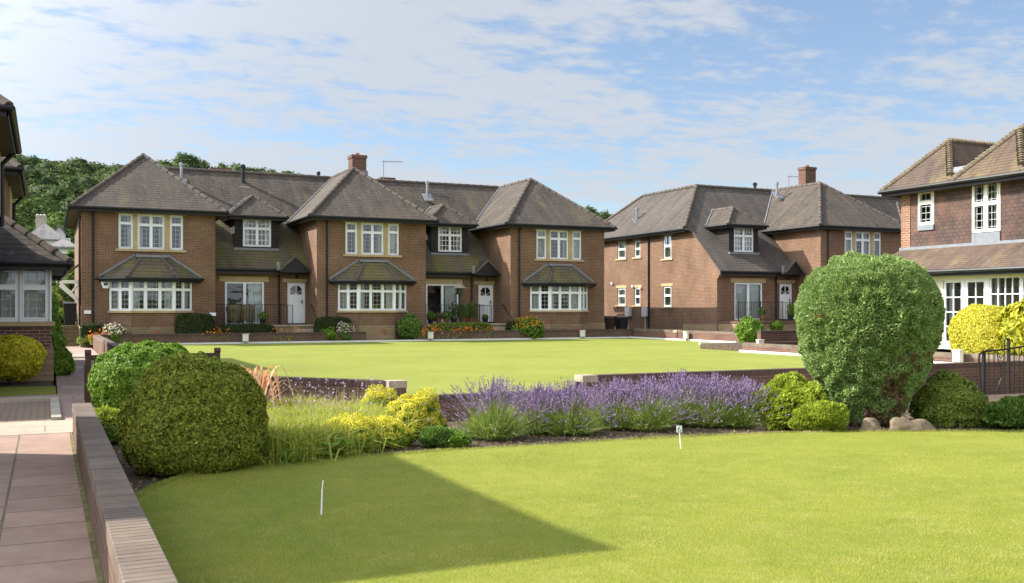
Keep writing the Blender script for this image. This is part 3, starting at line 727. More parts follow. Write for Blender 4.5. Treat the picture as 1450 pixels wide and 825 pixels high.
# west wall with catslide profile
fw = Fr((XL, 56, DZ), (0, -1, 0), (1, 0, 0))
ops = []; wlist = [(874.5, 885.5, 342, 366), (898, 906.5, 340, 364), (939, 950.5, 333, 366), (874.5, 885.5, 407.5, 432), (898, 906.5, 407, 432), (939, 950.5, 405, 434)]
for (u0, u1, v0, v1) in wlist:
    y0, y1 = Y_at(u0, XL), Y_at(u1, XL); ym = (y0+y1)/2; um = (u0+u1)/2
    d = ym/(CS-SN*(um-725)/1400); z1 = EYE+(437-v0)/1400*d-DZ; z0 = EYE+(437-v1)/1400*d-DZ
    ops.append((56-y0, 56-y1, z0, z1))
wb = MB(); wall(wb, fw, 0, 56-44.27, .0, 5.8, ops)
zc = 3.45
wb.poly([(XL, 44.27, DZ), (XL, YW2, DZ), (XL, YW2, DZ+3.70), (XL, 44.27, DZ+5.8)])
wb.poly([(XL, YW2, DZ+3.0), (XL, YW2-.28, DZ+3.3), (XL, YW2-.28, DZ+3.44), (XL, YW2, DZ+3.70)])
wb.poly([(XL+.25, YW2, DZ+3.0), (XL+.25, YW2-.28, DZ+3.3), (XL+.25, YW2-.28, DZ+3.44), (XL+.25, YW2, DZ+3.70)])
wb.poly([(XL, YW2, DZ+3.0), (XL, YW2-.28, DZ+3.3), (XL+.25, YW2-.28, DZ+3.3), (XL+.25, YW2, DZ+3.0)])
wb.poly([(XL, YW2-.28, DZ+3.3), (XL, YW2-.28, DZ+3.44), (XL+.25, YW2-.28, DZ+3.44), (XL+.25, YW2-.28, DZ+3.3)])
wb.build('side_wall', M['brick'], B2)
for k, o in enumerate(ops):
    window(B2, fw, *o, (1,), .45 if k % 3 != 1 else .5, glass='glass', curtains='sides', name='side_window')
    sb = MB(); fw.box(sb, o[0]-.17, o[1]+.17, o[2]-.09, o[2], -.06, .1); sb.build('stone_sill', M['stone'], B2); sb = MB()
    fw.box(sb, o[0]-.17, o[1]+.17, o[3], o[3]+(.16 if k > 2 else .1), -.02, .1); sb.build('stone_lintel', M['stone'], B2)
leanto(B2, XL, bx0, YW2, DZ, (X_at(1040, YW2), X_at(1080, YW2)), (X_at(1104, YW2), X_at(1122, YW2)), cur='full')
rb = MB(); zs = lambda y: 3.45+DZ+TAN*(y-LY2)
rb.sheet([(XL-.06, LY2, zs(LY2)), (bx0, LY2, zs(LY2)), (bx0, 44.27, zs(44.27)), (xm2, RY2, 8.6+DZ), (34.2, RY2, 8.6+DZ), (31.2, 44.27, zs(44.27)), (XL-.06, 44.1, zs(44.1))])
rb.sheet([(31.2, 44.27, zs(44.27)), (34.2, RY2, 8.6+DZ), (34.2, 53, 8.6+DZ), (31.2, 56.2, zs(44.27))])
rb.sheet([(34.2, RY2, 8.6+DZ), (46, RY2, 8.6+DZ), (46, 50.6, zs(44.27)), (37.2, 50.6, zs(44.27)), (34.2, 53, 8.6+DZ)])
rb.sheet([(xm2, RY2, 8.6+DZ), (60, RY2, 8.6+DZ), (60, LY2+1, zs(LY2+1)), (bx1, LY2+1, zs(LY2+1))])
rb.build('main_roof', M['tile_dark'], B2)
ridges(B2, [((31.2, 44.27, 5.9+DZ), (34.2, RY2, 8.64+DZ)), ((34.2, RY2, 8.64+DZ), (60, RY2, 8.64+DZ)), ((34.2, RY2, 8.64+DZ), (34.2, 53, 8.64+DZ)), ((34.2, 53, 8.64+DZ), (31.2, 56.2, 5.9+DZ)), ((X_at(1262, 45), 43.6, zs(43.6)), (X_at(1262, 47.2)+.3, 47, zs(47)))])
eaves(B2, [(31.2, 56.2, 5.85+DZ), (31.2, 44.27, 5.85+DZ)]); eaves(B2, [(XL-.02, LY2, 3.45+DZ), (bx0-1.4, LY2, 3.45+DZ)])
sb = MB(); sb.box(31.22, XL, 44.4, 56, 5.66+DZ, 5.72+DZ); sb.box(XL+.02, bx0, LY2+.02, YW2, 3.2+DZ, 3.26+DZ); sb.build('soffit', M['soffit'], B2)
vb = MB(); vb.box(XL+.05, bx0-.05, YW2+4, YW2+4.1, 0, 4); vb.box(bx1, 60, 41.5, 41.7, 0, 3.6); vb.build('inner_wall', M['brick'], B2)
dormer(B2, X_at(1053, 42.75), 42.75, 0, DZ, w=1.95, lean_y=LY2, cur='most')
porch_gable(B2, bx0-.72, 41.2, DZ, 1.15)
chimney(B2, X_at(1143, 45.3), 45.3, 8.2, z_at(1143, 237, 45.3), .78, .6, 1)
aerial(B2, X_at(1117, 47.3), 47.3, 8.4, 1.35)
flue(B2, X_at(1069, 47.8), 47.8, 8.6, .5, .09, 'iron')
flue(B2, X_at(1100, 45.5), 45.5, z_at(1100, 273, 45.5), .5)
p = (32.3, Y_at(902, 32.3)); flue(B2, p[0], p[1], 5.85+DZ+.93*(p[0]-31.2), .6)
for u in (916,):
    y = Y_at(919.5, XL); mb = MB(); mb.tube((XL-.06, y, .3), (XL-.06, y, 5.7), .045); mb.tube((XL-.06, y, 5.65), (31.25, y, 5.85), .045); mb.build('downpipe', M['black'], B2)
downpipe(B2, X_at(1098, YW2), YW2, .98, 3.5)
for u in (889.5, 913.5):
    y = Y_at(u, XL-.1); mb = MB(); mb.box(XL-.2, XL-.003, y-.24, y+.24, 1.15, 1.72); o = mb.build('meter_box', M['grey_box'], B2, bevel=.01)
    mb = MB(); mb.tube((XL-.1, y, .1), (XL-.1, y, 1.15), .03, 8); mb.build('meter_pipe', M['grey_box'], o)
for (u, v) in ((868, 401), (908, 407), (897, 405)): mb = MB(); y = Y_at(u, XL); d = y/(CS-SN*(u-725)/1400); z = EYE+(437-v)/1400*d; mb.box(XL-.12, XL, y-.07, y+.07, z-.06, z+.06); mb.build('wall_vent', M['white'], B2)
mb = MB(); mb.box(XL-.04, XL+.02, Y_at(968, XL), YW2-.03, -.2, .78); mb.build('plinth', M['plinth'], B2)
t = thing('raised_patio', (34, 41, .1), 'brick edged raised patio outside the right block french window', 'patio', 'raised patios in front of the terrace')
mb = MB(); mb.box(XL+.03, bx0-.04, YF2+.15, YW2-.003, -.2, .86); mb.build('patio_base', M['plinth'], t)
mb = MB(); mb.box(XL, bx0-.041, YF2+.08, YW2-.002, .863, .97); mb.build('paving', M['red_garden_brick'], t)
railing('iron_railing', XL+.05, bx0-.3, YF2+.2, .97, 1.95, 'black iron railing on the raised patio of the right block', 'iron railings on the patios')

# ================================================================== NEAR HOUSE ON THE RIGHT
B3 = thing('tile_hung_house', (28, 19, .3), 'tile hung house with clay roof and cream french doors at the right edge', 'building')
XU = 24.9; XG = 23.9; YN = 23.4; YS = 4.0
fu = Fr((XU, YN, 0), (0, -1, 0), (1, 0, 0))
def ya(u, X): return YN-Y_at(u, X)
def zv(u, v, X): y = Y_at(u, X); return EYE+(437-v)/1400*y/(CS-SN*(u-725)/1400)
w1 = (ya(1300.5, XU), ya(1323, XU), zv(1312, 318, XU), zv(1312, 269, XU))
w2 = (ya(1377, XU), ya(1417, XU), zv(1397, 328, XU), zv(1397, 256, XU))
wb = MB(); wall(wb, fu, .36, YN-YS, 3.3, 5.38, (w1, w2), .06); wb.build('hanging_tiles', M['tilehang'], B3)
wb = MB(); fu.box(wb, 0, .36, 3.3, 5.38, -.02, .3); wb.box(XU+.02, 34, YN-.3, YN, .2, 5.38); wb.box(XG+.25, XU+.1, YN-.28, YN-.01, .3, 3.3); wb.build('corner_brick', brick_mat('light red brick', (.30, .13, .07), (.21, .09, .05), (.42, .35, .27)), B3)
window(B3, fu, *w1, (1,), .36, glass='leaded', curtains=None, d=-.02, wmat='cream'); 
window(B3, fu, *w2, (1, 1), .44, glass='leaded', curtains='right', d=-.02, cmat='curtain_green', wmat='cream')
lb = MB(); fu.box(lb, -.05, YN-YS, 3.42, 3.56, -.05, .0); fu.box(lb, w2[0], w2[1], 3.5, w2[2]-.02, -.04, 0.001); fu.box(lb, w1[0], w1[1], w1[2]-.17, w1[2]-.01, -.045, 0.002); lb.build('lead_flashing', M['lead'], B3)
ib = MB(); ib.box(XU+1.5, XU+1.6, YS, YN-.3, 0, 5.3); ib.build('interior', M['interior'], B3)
# lower roof
rb = MB(); XE = 23.5; rb.sheet([(XE, YN+.55, 2.74), (XU, YN-.02, 3.50), (XU, YS, 3.50), (XE, YS, 2.74)], .06)
rb.sheet([(XE, YN+.55, 2.74), (30, YN+.55, 2.74), (30, YN-.02, 3.5), (XU, YN-.02, 3.5)], .06)
rb.build('lower_roof', M['tile_clay'], B3)
eaves(B3, [(30, YN+.55, 2.74), (XE, YN+.55, 2.74), (XE, YS, 2.74)])
# ground floor joinery
fg = Fr((XG, YN, 0), (0, -1, 0), (1, 0, 0))
mb = MB(); fg.box(mb, -.1, YN-YS, 2.50, 2.70, -.03, .1); fg.box(mb, -.1, ya(1337, XG), .42, 2.50, 0, .1); mb.build('fascia_board', M['cream'], B3)
def yg(u): return ya(u, XG)
def grid_pane(fr, a0, a1, z0, z1, nx, ny, rail=.06, bottom=.22, name='french_door'):
    mb = MB(); fr.box(mb, a0, a0+rail, z0, z1, 0, .06); fr.box(mb, a1-rail, a1, z0, z1, 0, .06); fr.box(mb, a0+rail, a1-rail, z1-rail, z1, 0, .06); fr.box(mb, a0+rail, a1-rail, z0, z0+bottom, 0, .06)
    for i in range(1, nx): x = a0+rail+(a1-a0-2*rail)*i/nx; fr.box(mb, x-.014, x+.014, z0+bottom, z1-rail, .003, .05)
    for j in range(1, ny): z = z0+bottom+(z1-rail-z0-bottom)*j/ny; fr.box(mb, a0+rail, a1-rail, z-.014, z+.014, .005, .048)
    w = mb.build(name, M['white'], B3)
    g = MB(); g.poly([fr.P(a0+.02, z0+.05, .03), fr.P(a1-.02, z0+.05, .03), fr.P(a1-.02, z1-.02, .03), fr.P(a0+.02, z1-.02, .03)]); g.build('pane', M['glass'], w)
    return w
e = [1331, 1336.5, 1366, 1369, 1397, 1400, 1450]
grid_pane(fg, yg(1336), yg(1364), .42, 2.44, 2, 4, .08, .24)
grid_pane(fg, yg(1366.5), yg(1396.5), .42, 2.44, 2, 4, .08, .24)
mb = MB(); fg.box(mb, yg(1396.8), yg(1401), .3, 2.5, -.02, .1); fg.box(mb, yg(1364.2), yg(1366.3), .3, 2.44, -.02, .08); fg.box(mb, yg(1336), yg(1396.8), 2.441, 2.5, -.01, .09)
fg.box(mb, yg(1401), YN-YS, 1.0, 1.08, -.06, .1); mb.build('door_frame', M['white'], B3)
grid_pane(fg, yg(1401.2), yg(1446), 1.08, 2.5, 4, 3, .05, .05, 'grid_window'); grid_pane(fg, yg(1446.2), yg(1446.2)+3, 1.08, 2.5, 6, 3, .05, .05, 'grid_window')
wb = MB(); fg.box(wb, yg(1401), YN-YS, .2, 1.0, 0, .2); wb.box(XU, XU+.2, YS, YN, .2, 3.3) ; wb.build('inner_wall', brick_mat('light red brick inner', (.42, .17, .08), (.3, .12, .06), (.5, .43, .34)), B3)
mb = MB(); n = 24
for f0, f1 in ((yg(1338), yg(1345)), (yg(1402), yg(1410)), (yg(1436), yg(1444))):
    for k in range(6): a = f0+(f1-f0)*k/6; b = f0+(f1-f0)*(k+1)/6; mb.poly([fg.P(a, .4, .18+.03*(k % 2)), fg.P(b, .4, .18+.03*((k+1) % 2)), fg.P(b, 2.45, .18+.03*((k+1) % 2)), fg.P(a, 2.45, .18+.03*(k % 2))])
mb.build('curtain', M['curtain'], B3)
# upper roof: hipped gablets above a common eaves
XE2 = 24.5; ZE = 5.42
wings = [(23.85, 21.15, 6.95, 5.65), (21.15, 18.75, 6.9, 5.65), (18.75, 13.0, 8.3, 5.65)]
rb = MB(); seg = []
for k, (ya_, yb_, zt, zb_) in enumerate(wings):
    ym = (ya_+yb_)/2; rise = zt-ZE; ax_ = XE2+rise*.98
    a = (XE2, ya_, ZE); b = (XE2, yb_, ZE); A = (ax_, ym, zt); Bk = (34, ym, zt)
    rb.sheet([a, b, A], .06); rb.sheet([A, Bk, (34, ya_, ZE), a], .06); rb.sheet([b, (34, yb_, ZE), Bk, A], .06)
    seg += [(a, A), (A, Bk)]; seg.append(((b[0]+rise*.16, b[1]+(ym-yb_)*.16, ZE+rise*.16), A))
# taller main roof rising behind the second gablet
rb.sheet([(25.6, 20.7, 6.1), (XE2+.4, 18.6, 6.0), (27.6, 18.2, 8.6), (27.6, 20.0, 8.2)], .06)
rb.build('main_roof', M['tile_clay'], B3)
ridges(B3, seg, 'ridge_clay', r=.11, step=.13, bonnet=True)
eaves(B3, [(34, 23.85, ZE), (XE2, 23.85, ZE), (XE2, YS, ZE)])
sb = MB(); sb.box(XE2+.02, XU+.3, YS, 23.83, ZE-.19, ZE-.12); sb.box(XU, 34, YN, 23.83, ZE-.19, ZE-.12); sb.build('soffit', M['soffit'], B3)
lb = MB()
for y in (21.1, 18.75): lb.hexa([(XE2+.3, y-.35, ZE+.22), (XE2+.5, y-.35, ZE+.4), (XE2+.5, y+.35, ZE+.4), (XE2+.3, y+.35, ZE+.22), (XE2+.28, y-.35, ZE+.30), (XE2+.48, y-.35, ZE+.48), (XE2+.48, y+.35, ZE+.48), (XE2+.28, y+.35, ZE+.30)])
lb.build('valley_lead', M['lead'], B3)

# ================================================================== HOUSES ON THE LEFT
B4 = thing('brick_house', (-4, 26, 0), 'two storey brick house with a single storey bay at the left edge beside the path', 'building')
def hip_block(B, x0, x1, y0, y1, ze, zr, mat='tile', wallmat='brick', ov=.33, z0=0, hipm='ridge'):
    wb = MB(); wb.box(x0, x1, y0, y1, z0, ze-.07); wb.build('wall', M[wallmat], B)
    X0, X1, Y0, Y1 = x0-ov, x1+ov, y0-ov, y1+ov; xm, ym = (X0+X1)/2, (Y0+Y1)/2
    rb = MB(); h = (Y1-Y0)/2
    if (X1-X0) > (Y1-Y0): a = (X0+h, ym, zr); b = (X1-h, ym, zr)
    else: h = (X1-X0)/2; a = (xm, Y0+h, zr); b = (xm, Y1-h, zr)
    c = [(X0, Y0, ze), (X1, Y0, ze), (X1, Y1, ze), (X0, Y1, ze)]
    if (X1-X0) > (Y1-Y0): fs = [[c[0], c[1], b, a], [c[1], c[2], b], [c[2], c[3], a, b], [c[3], c[0], a]]; hs = [(c[0], a), (c[3], a), (c[1], b), (c[2], b), (a, b)]
    else: fs = [[c[0], c[1], a], [c[1], c[2], b, a], [c[2], c[3], b], [c[3], c[0], a, b]]; hs = [(c[0], a), (c[1], a), (c[2], b), (c[3], b), (a, b)]
    for f in fs: rb.sheet(f)
    rb.build('roof', M[mat], B); ridges(B, hs, hipm); eaves(B, [c[3], c[0], c[1], c[2], c[3]])
    sb = MB(); sb.box(X0+.02, X1-.02, Y0+.02, Y1-.02, ze-.19, ze-.12); sb.build('soffit', M['soffit'], B)
hip_block(B4, -9, -.92, 19.95, 24.55, 5.2, 7.6)
hip_block(B4, -9, -.92, 28.4, 33.95, 5.2, 7.9)
mb = MB(); mb.box(-9, -3, 24.3, 28.6, 0, 5.1); mb.sheet([(-9, 24, 5.1), (-2.7, 24, 5.1), (-2.7, 29, 5.1), (-9, 29, 5.1)]); mb.build('link_wall', M['brick'], B4)
mb = MB(); mb.box(-.92, -.88, 22.6, 24.2, 3.6, 5.0); mb.box(-.92, -.88, 30.6, 32.6, 3.6, 5.0); mb.build('stone_panel', M['stone'], B4)
for y, z0 in ((24.3, 3.4), (33.7, .5)):
    mb = MB(); mb.path([(-.86, y, z0), (-.86, y, 4.75), (-.62, y+.15, 5.05)], .05); mb.build('downpipe', M['black'], B4)
# single storey bay
XB, YB = .13, 24.2
f = Fr((-4.0, YB, 0), (1, 0, 0), (0, 1, 0)); W = XB+4.0
a_ = X_at(0, YB)+4.0; zs0, zs1 = z_at(40, 455, YB), z_at(40, 374, YB)
o1 = (W-1.86, W-.86+.22, zs0, zs1); o2 = (W-.64, W-.04, zs0, zs1); o0 = (W-2.9, W-1.88, zs0, zs1)
window(B4, f, o1[0], o1[1], zs0, zs1, (1,), .40, glass='leaded', curtains='full'); window(B4, f, o2[0], o2[1], zs0, zs1, (1,), .40, glass='leaded', curtains='full')
window(B4, f, o0[0], o0[1], zs0, zs1, (1,), .40, glass='leaded', curtains='full')
wb = MB(); wall(wb, f, 0, W, .72, 2.6, ((o0[0], o2[1], zs0, zs1),)); fe = Fr((XB, YB, 0), (0, 1, 0), (-1, 0, 0)); wall(wb, fe, 0, 3.8, .72, 2.6, ()); wb.build('bay_wall', brick_mat('dark red brick', (.20, .085, .06), (.13, .06, .05), (.42, .34, .27)), B4)
wb = MB(); wb.box(-4, XB+.04, YB-.04, 28, 0, .72); wb.build('plinth', M['plinth'], B4)
mb = MB(); f.box(mb, o0[0]-.1, W+.07, zs0-.1, zs0, -.07, .12); mb.build('bay_sill', M['stone'], B4)
mb = MB(); f.box(mb, o1[1], o2[0], zs0, zs1, .0, .12); f.box(mb, o0[0]-.02, W+.0, zs1, 2.6, -.012, .08); f.box(mb, o2[1], W+.0, zs0, zs1, -.012, .08); mb.build('window_trim', M['white'], B4)
ze = 2.64; xe = XB+.34; ye = YB-.36
rb = MB(); rb.sheet([(-4, ye, ze), (xe, ye, ze), (-.9, ye+1.37, 3.68), (-4, ye+1.37, 3.68)]); rb.sheet([(xe, ye, ze), (xe, 28, ze), (-.9, 28, 3.68), (-.9, ye+1.37, 3.68)]); rb.build('bay_roof', M['tile_dark'], B4)
ridges(B4, [((xe, ye, ze+.02), (-.9, ye+1.37, 3.7))], r=.09); eaves(B4, [(-4, ye, ze), (xe, ye, ze), (xe, 28, ze)])
sb = MB(); sb.box(-4, xe-.02, ye+.02, 28, ze-.15, ze-.08); sb.build('soffit', M['soffit'], B4)
# second single storey bay further along the path
wb = MB(); wb.box(-3, .05, 31.2, 34.4, 0, 2.5); wb.build('bay_wall', M['brick'], B4)
rb = MB(); rb.sheet([(-4, 30.9, 2.6), (.38, 30.9, 2.6), (-.9, 32.2, 3.5), (-4, 32.2, 3.5)]); rb.sheet([(.38, 30.9, 2.6), (.38, 34.7, 2.6), (-.9, 34.7, 3.5), (-.9, 32.2, 3.5)]); rb.build('bay_roof', M['tile_dark'], B4)
eaves(B4, [(-4, 30.9, 2.6), (.38, 30.9, 2.6), (.38, 34.7, 2.6)])
# the wing just outside the frame whose shadow lies on the lawn
B5 = thing('brick_house', (-5, 11, 0), 'brick house wing left of the camera that shades the near lawn and path', 'building')
hip_block(B5, -9.2, -2.73, 9.71, 13.78, 5.2, 7.3)

# ================================================================== GROUND
def soil_mat():
    t = NT('dark soil'); v = t.coord('World'); n = t.noise(v, 9, 8, .7)
    t.color(t.mix(t.rng(n, .3, .7), (.045, .03, .02), (.14, .10, .07))); t.rough(.95); t.bump(n, .9, .05); return t.mat
def grass_mat(name, a, b, c, s1=.9, s2=6, s3=60):
    t = NT(name); v = t.coord('World'); v2 = t.coord('World', scale=(1, 1.0, 1), rot=(0, 0, .5))
    n1 = t.noise(v, s1, 5, .6); n2 = t.noise(v2, s2, 5, .65); n3 = t.noise(v, s3, 5, .75)
    col_ = t.mix(t.rng(n1, .35, .65), a, b); col_ = t.mix(t.rng(n2, .45, .75, 0, .6), col_, c)
    col_ = t.mix(t.rng(n3, .3, .7, 0, .5), t.mix(1.0, col_, (.5, .55, .5), 'MULTIPLY'), t.mix(1.0, col_, (1.25, 1.2, 1.2), 'MULTIPLY'))
    t.color(col_); t.rough(.8); t.b.inputs['Specular IOR Level'].default_value = .1; t.bump(n3, .6, .02); return t.mat
M['soil'] = soil_mat()
M['lawn'] = grass_mat('lawn turf', (.27, .30, .045), (.33, .35, .055), (.40, .36, .10))
M['turf'] = grass_mat('bowling green turf', (.27, .30, .06), (.345, .365, .075), (.41, .40, .10), s1=.30, s2=2.6, s3=30)
M['rough_grass'] = grass_mat('rough grass', (.06, .09, .02), (.09, .12, .03), (.13, .13, .05))
M['slab'] = brick_mat('pink concrete slabs', (.44, .30, .225), (.38, .26, .20), (.14, .12, .055), bw=.60, bh=.585, ms=.011, kind='World', rot=R(90), loc=(0, .29, 0), stain=.3, bumpd=.008, third=(.30, .19, .15), nscale=1.1)
M['slab2'] = brick_mat('worn path slabs', (.40, .29, .24), (.35, .25, .205), (.2, .17, .11), bw=.9, bh=.6, ms=.012, kind='World', stain=.22, bumpd=.006)
M['concrete'] = brick_mat('buff concrete', (.50, .41, .31), (.45, .37, .28), (.26, .22, .13), bw=1.2, bh=.62, ms=.012, kind='World', stain=.2, bumpd=.006)
M['block'] = brick_mat('block paving', (.34, .23, .18), (.27, .19, .15), (.13, .13, .06), bw=.2, bh=.105, ms=.012, kind='World', stain=.3)
M['kerb'] = plain_mat('kerb concrete', (.38, .34, .27), .85, .2, 4, bump=.3)
M['white_kerb'] = plain_mat('white edging board', (.72, .72, .70), .7, .08, 3)
def struct(mb, name, mat, loc=None, **k): return props(mb.build(name, mat, loc=loc or (0, 0, 0), **k), kind='structure')
g = MB(); g.box(-90, 120, -60, 95, -1.2, -.50); struct(g, 'ground', M['rough_grass'])
# the lawn edge, surveyed from the picture onto the ground plane
edge_px = [(195, 702), (222, 688), (250, 678), (290, 668), (340, 660), (430, 651), (560, 643), (640, 637), (750, 631), (900, 622), (1000, 617), (1100, 613), (1230, 611), (1340, 611), (1450, 610)]
edge = [gp(*p) for p in edge_px]
edge = [(.50, 8.7)]+edge+[(14.5, 7.8), (19, 5.5)]
lawn = [(.50, -3), (19, -3)]+edge[::-1]
g = MB(); g.slab(lawn, -.5, 0); struct(g, 'lawn', M['lawn'])
bed = edge+[(19, 13.0), (10, 13.3), (4.6, 13.3), (3.6, 14.6), (2.6, 16.6), (2.0, 18.3), (.55, 18.3)]
g = MB(); g.slab(bed, -.49, -.035); struct(g, 'flower_bed', M['soil'])
g = MB(); g.box(2.0, 30, 12.5, 16.2, -.6, -.42); struct(g, 'sunken_path', M['slab2'])
g = MB(); g.slab([(-9, -4), (.31, -4), (.31, 14.0), (-9, 14.0)], -.48, 0); struct(g, 'near_path', M['slab'])
g = MB(); g.box(.275, .312, -3, 13.4, -.1, .007); struct(g, 'moss_strip', plain_mat('dry moss', (.17, .15, .06), .95, .5, 9, bump=.8))
g = MB(); g.slab([(-9, 14.004), (.62, 14.004), (.62, 15.6), (-9, 15.6)], -.48, .004); struct(g, 'concrete_apron', M['concrete'])
g = MB(); g.slab([(-9, 15.6), (.08, 15.6), (.08, 19.0), (-9, 19.0)], -.48, -.01); struct(g, 'block_paving', M['block'])
g = MB(); g.box(.08, .21, 15.6, 19.2, -.4, .05); g.box(-9, .08, 19.0, 19.14, -.4, .06); struct(g, 'kerb', M['kerb'])
g = MB(); g.box(-9, .21, 19.2, 20.4, -.48, .0); struct(g, 'side_path', M['slab2'])
g = MB(); g.box(-9, .19, 20.4, 22.3, -.48, .02); struct(g, 'grass_verge', M['lawn'])
g = MB(); g.box(-9, .15, 22.3, 24.16, -.48, .01); struct(g, 'soil_border', M['soil'])
g = MB(); g.slab([(.21, 15.604), (1.1, 15.604), (1.7, 30), (1.7, 46.2), (.3, 46.2), (.21, 20)], -.48, .002); struct(g, 'far_path', M['slab2'])
g = MB()
for y in (21.6, 29.0, 36.5): g.box(.3, 1.55, y, y+.5+.02*y, .0, .006)
struct(g, 'lit_path_streak', M['concrete'])  # sunlit streaks across the shaded path, put in as paler strips
g = MB(); g.box(1.1, 1.95, 18.5, 43.5, -.48, -.02); struct(g, 'grass_strip', M['rough_grass'])
# bowling green
green = [(5.54, 16.20), (30, 16.20), (30, 21.0), (22.0, 21.0), (22.0, 27.75), (27.4, 34.4), (27.4, 43.5), (2.0, 43.5), (2.0, 20.2), (3.9, 18.1)]
green = [(5.6, 16.2), (21.9, 16.2), (21.9, 27.75), (27.35, 32.5), (27.35, 43.45), (2.05, 43.45), (2.05, 20.3), (4.05, 17.95)]
g = MB(); g.slab(green, -.5, .10); struct(g, 'bowling_green', M['turf'])
g = MB(); g.box(1.9, 31.5, 43.7, 44.9, -.5, .16); g.box(27.6, 31.6, 30.5, 57, -.5, .12); g.box(31.6, 60, 32, 42, -.5, .14); g.box(22.2, 60, 3, 30.5, -.5, .30); struct(g, 'terrace_border', M['soil'])
g = MB(); g.box(-14, 1.3, 46.9, 90, -.5, .86); g.box(-14, .25, 34.5, 46.9, -.5, .3); struct(g, 'back_garden_ground', M['rough_grass'])

# ------------------------------------------------------------------ garden walls
def gwall(pts, z0, z1, label, w=.22, mat='garden_brick', group='low brick garden walls', cop=.11, piers=(), name='garden_wall', copmat='coping', pier_top=0.0):
    a = np.array(pts); t = thing(name, (float(a[:, 0].mean()), float(a[:, 1].mean()), z0), label, 'garden wall', group)
    mb = MB(); cb = MB()
    for p, q in zip(pts, pts[1:]):
        p = Vector((*p, 0)); q = Vector((*q, 0)); d = (q-p).normalized(); n = Vector((-d.y, d.x, 0))*(w/2)
        def hx(m, e, za, zb, ext=0):
            k = n*(1+e/(w/2)); P0 = p-d*ext; Q0 = q+d*ext
            m.hexa([P0-k+Vector((0, 0, za)), Q0-k+Vector((0, 0, za)), Q0+k+Vector((0, 0, za)), P0+k+Vector((0, 0, za)), P0-k+Vector((0, 0, zb)), Q0-k+Vector((0, 0, zb)), Q0+k+Vector((0, 0, zb)), P0+k+Vector((0, 0, zb))])
        hx(mb, 0, z0, z1-cop); hx(cb, .006, z1-cop, z1, .004)
    mb.build('wall_body', M[mat], t); cb.build('coping', M[copmat], t, bevel=.006)
    if piers:
        pb = MB()
        for (x, y) in piers: pb.box(x-.15, x+.15, y-.15, y+.15, z0, z1+pier_top-.12)
        pb.build('pier', M[mat], t)
        pb = MB()
        for (x, y) in piers: pb.box(x-.16, x+.16, y-.16, y+.16, z1+pier_top-.119, z1+pier_top+.004)
        pb.build('pier_cap', M['stone2'], t)
    return t
# coping laid across the near wall needs its bricks running crosswise
M['coping_x'] = brick_mat('weathered coping across wall', (.27, .20, .145), (.17, .13, .10), (.06, .05, .035), bw=.6, bh=.076, ms=.008, offset=0, kind='World', stain=.5, bumpd=.02, third=(.24, .19, .15), nscale=1.5)
t = gwall([(.413, -2.2), (.413, 13.5)], -.4, .42, 'low brown brick wall with a brick on edge top running along the near path', w=.205, copmat='coping_x')
M['coping_s'] = brick_mat('soldier course coping', (.12, .075, .055), (.085, .055, .045), (.16, .13, .10), bw=.078, bh=.6, ms=.006, offset=0, stain=.4)
gwall([(5.5, 16.15), (9.02, 16.15)], -.5, .10, 'lowest brick retaining wall between the two taller walls behind the lavender', copmat='coping_s')
gwall([(9.0, 16.14), (33, 16.14)], -.5, .36, 'long brown brick wall behind the lavender and the tall clipped bush', copmat='coping_s', piers=[(9.15, 16.14)])
gwall([(5.4, 16.17), (4.35, 17.35), (2.0, 20.0)], -.5, .37, 'short brown brick wall with a stone capped end behind the yellow flowers', copmat='coping_s', piers=[(5.42, 16.17)])
gwall([(1.86, 20.2), (1.86, 43.3)], -.4, .55, 'brick wall beside the far path leading back to the timber steps', mat='red_garden_brick', copmat='coping_x')
xg0, xg1 = X_at(517.5, 43.6), X_at(585, 43.6)
gwall([(1.76, 43.56), (xg0, 43.56)], -.3, .56, 'long low dark brick wall in front of the left hedges of the terrace', copmat='coping_s')
gwall([(xg1, 43.56), (27.6, 43.56)], -.3, .56, 'long low dark brick wall in front of the middle and right wings', copmat='coping_s')
gwall([(27.5, 43.4), (27.5, 34.75)], -.3, .58, 'low brick wall with pale capped piers along the right side of the bowling green', mat='red_garden_brick', copmat='coping_x', piers=[(27.5, 39.6), (27.5, 34.85)])
gwall([(27.66, 34.8), (30.5, 34.8)], -.3, .58, 'short return of brick wall beside the shrub below the right block railing', mat='red_garden_brick', copmat='coping_s')
gwall([(24.8, 30.3), (34, 30.3)], -.3, .76, 'taller brick wall piece between the green and the right block left of the tall bush', mat='red_garden_brick', copmat='coping_s')
gwall([(22.1, 27.8), (30, 27.8)], -.3, .42, 'lower brick wall piece across the corner of the green just left of the tall bush', mat='red_garden_brick', copmat='coping_s')
gwall([(22.05, 27.7), (22.05, 16.3)], -.3, .42, 'low brick wall below the french doors and the golden hedge', mat='red_garden_brick', copmat='coping_x')
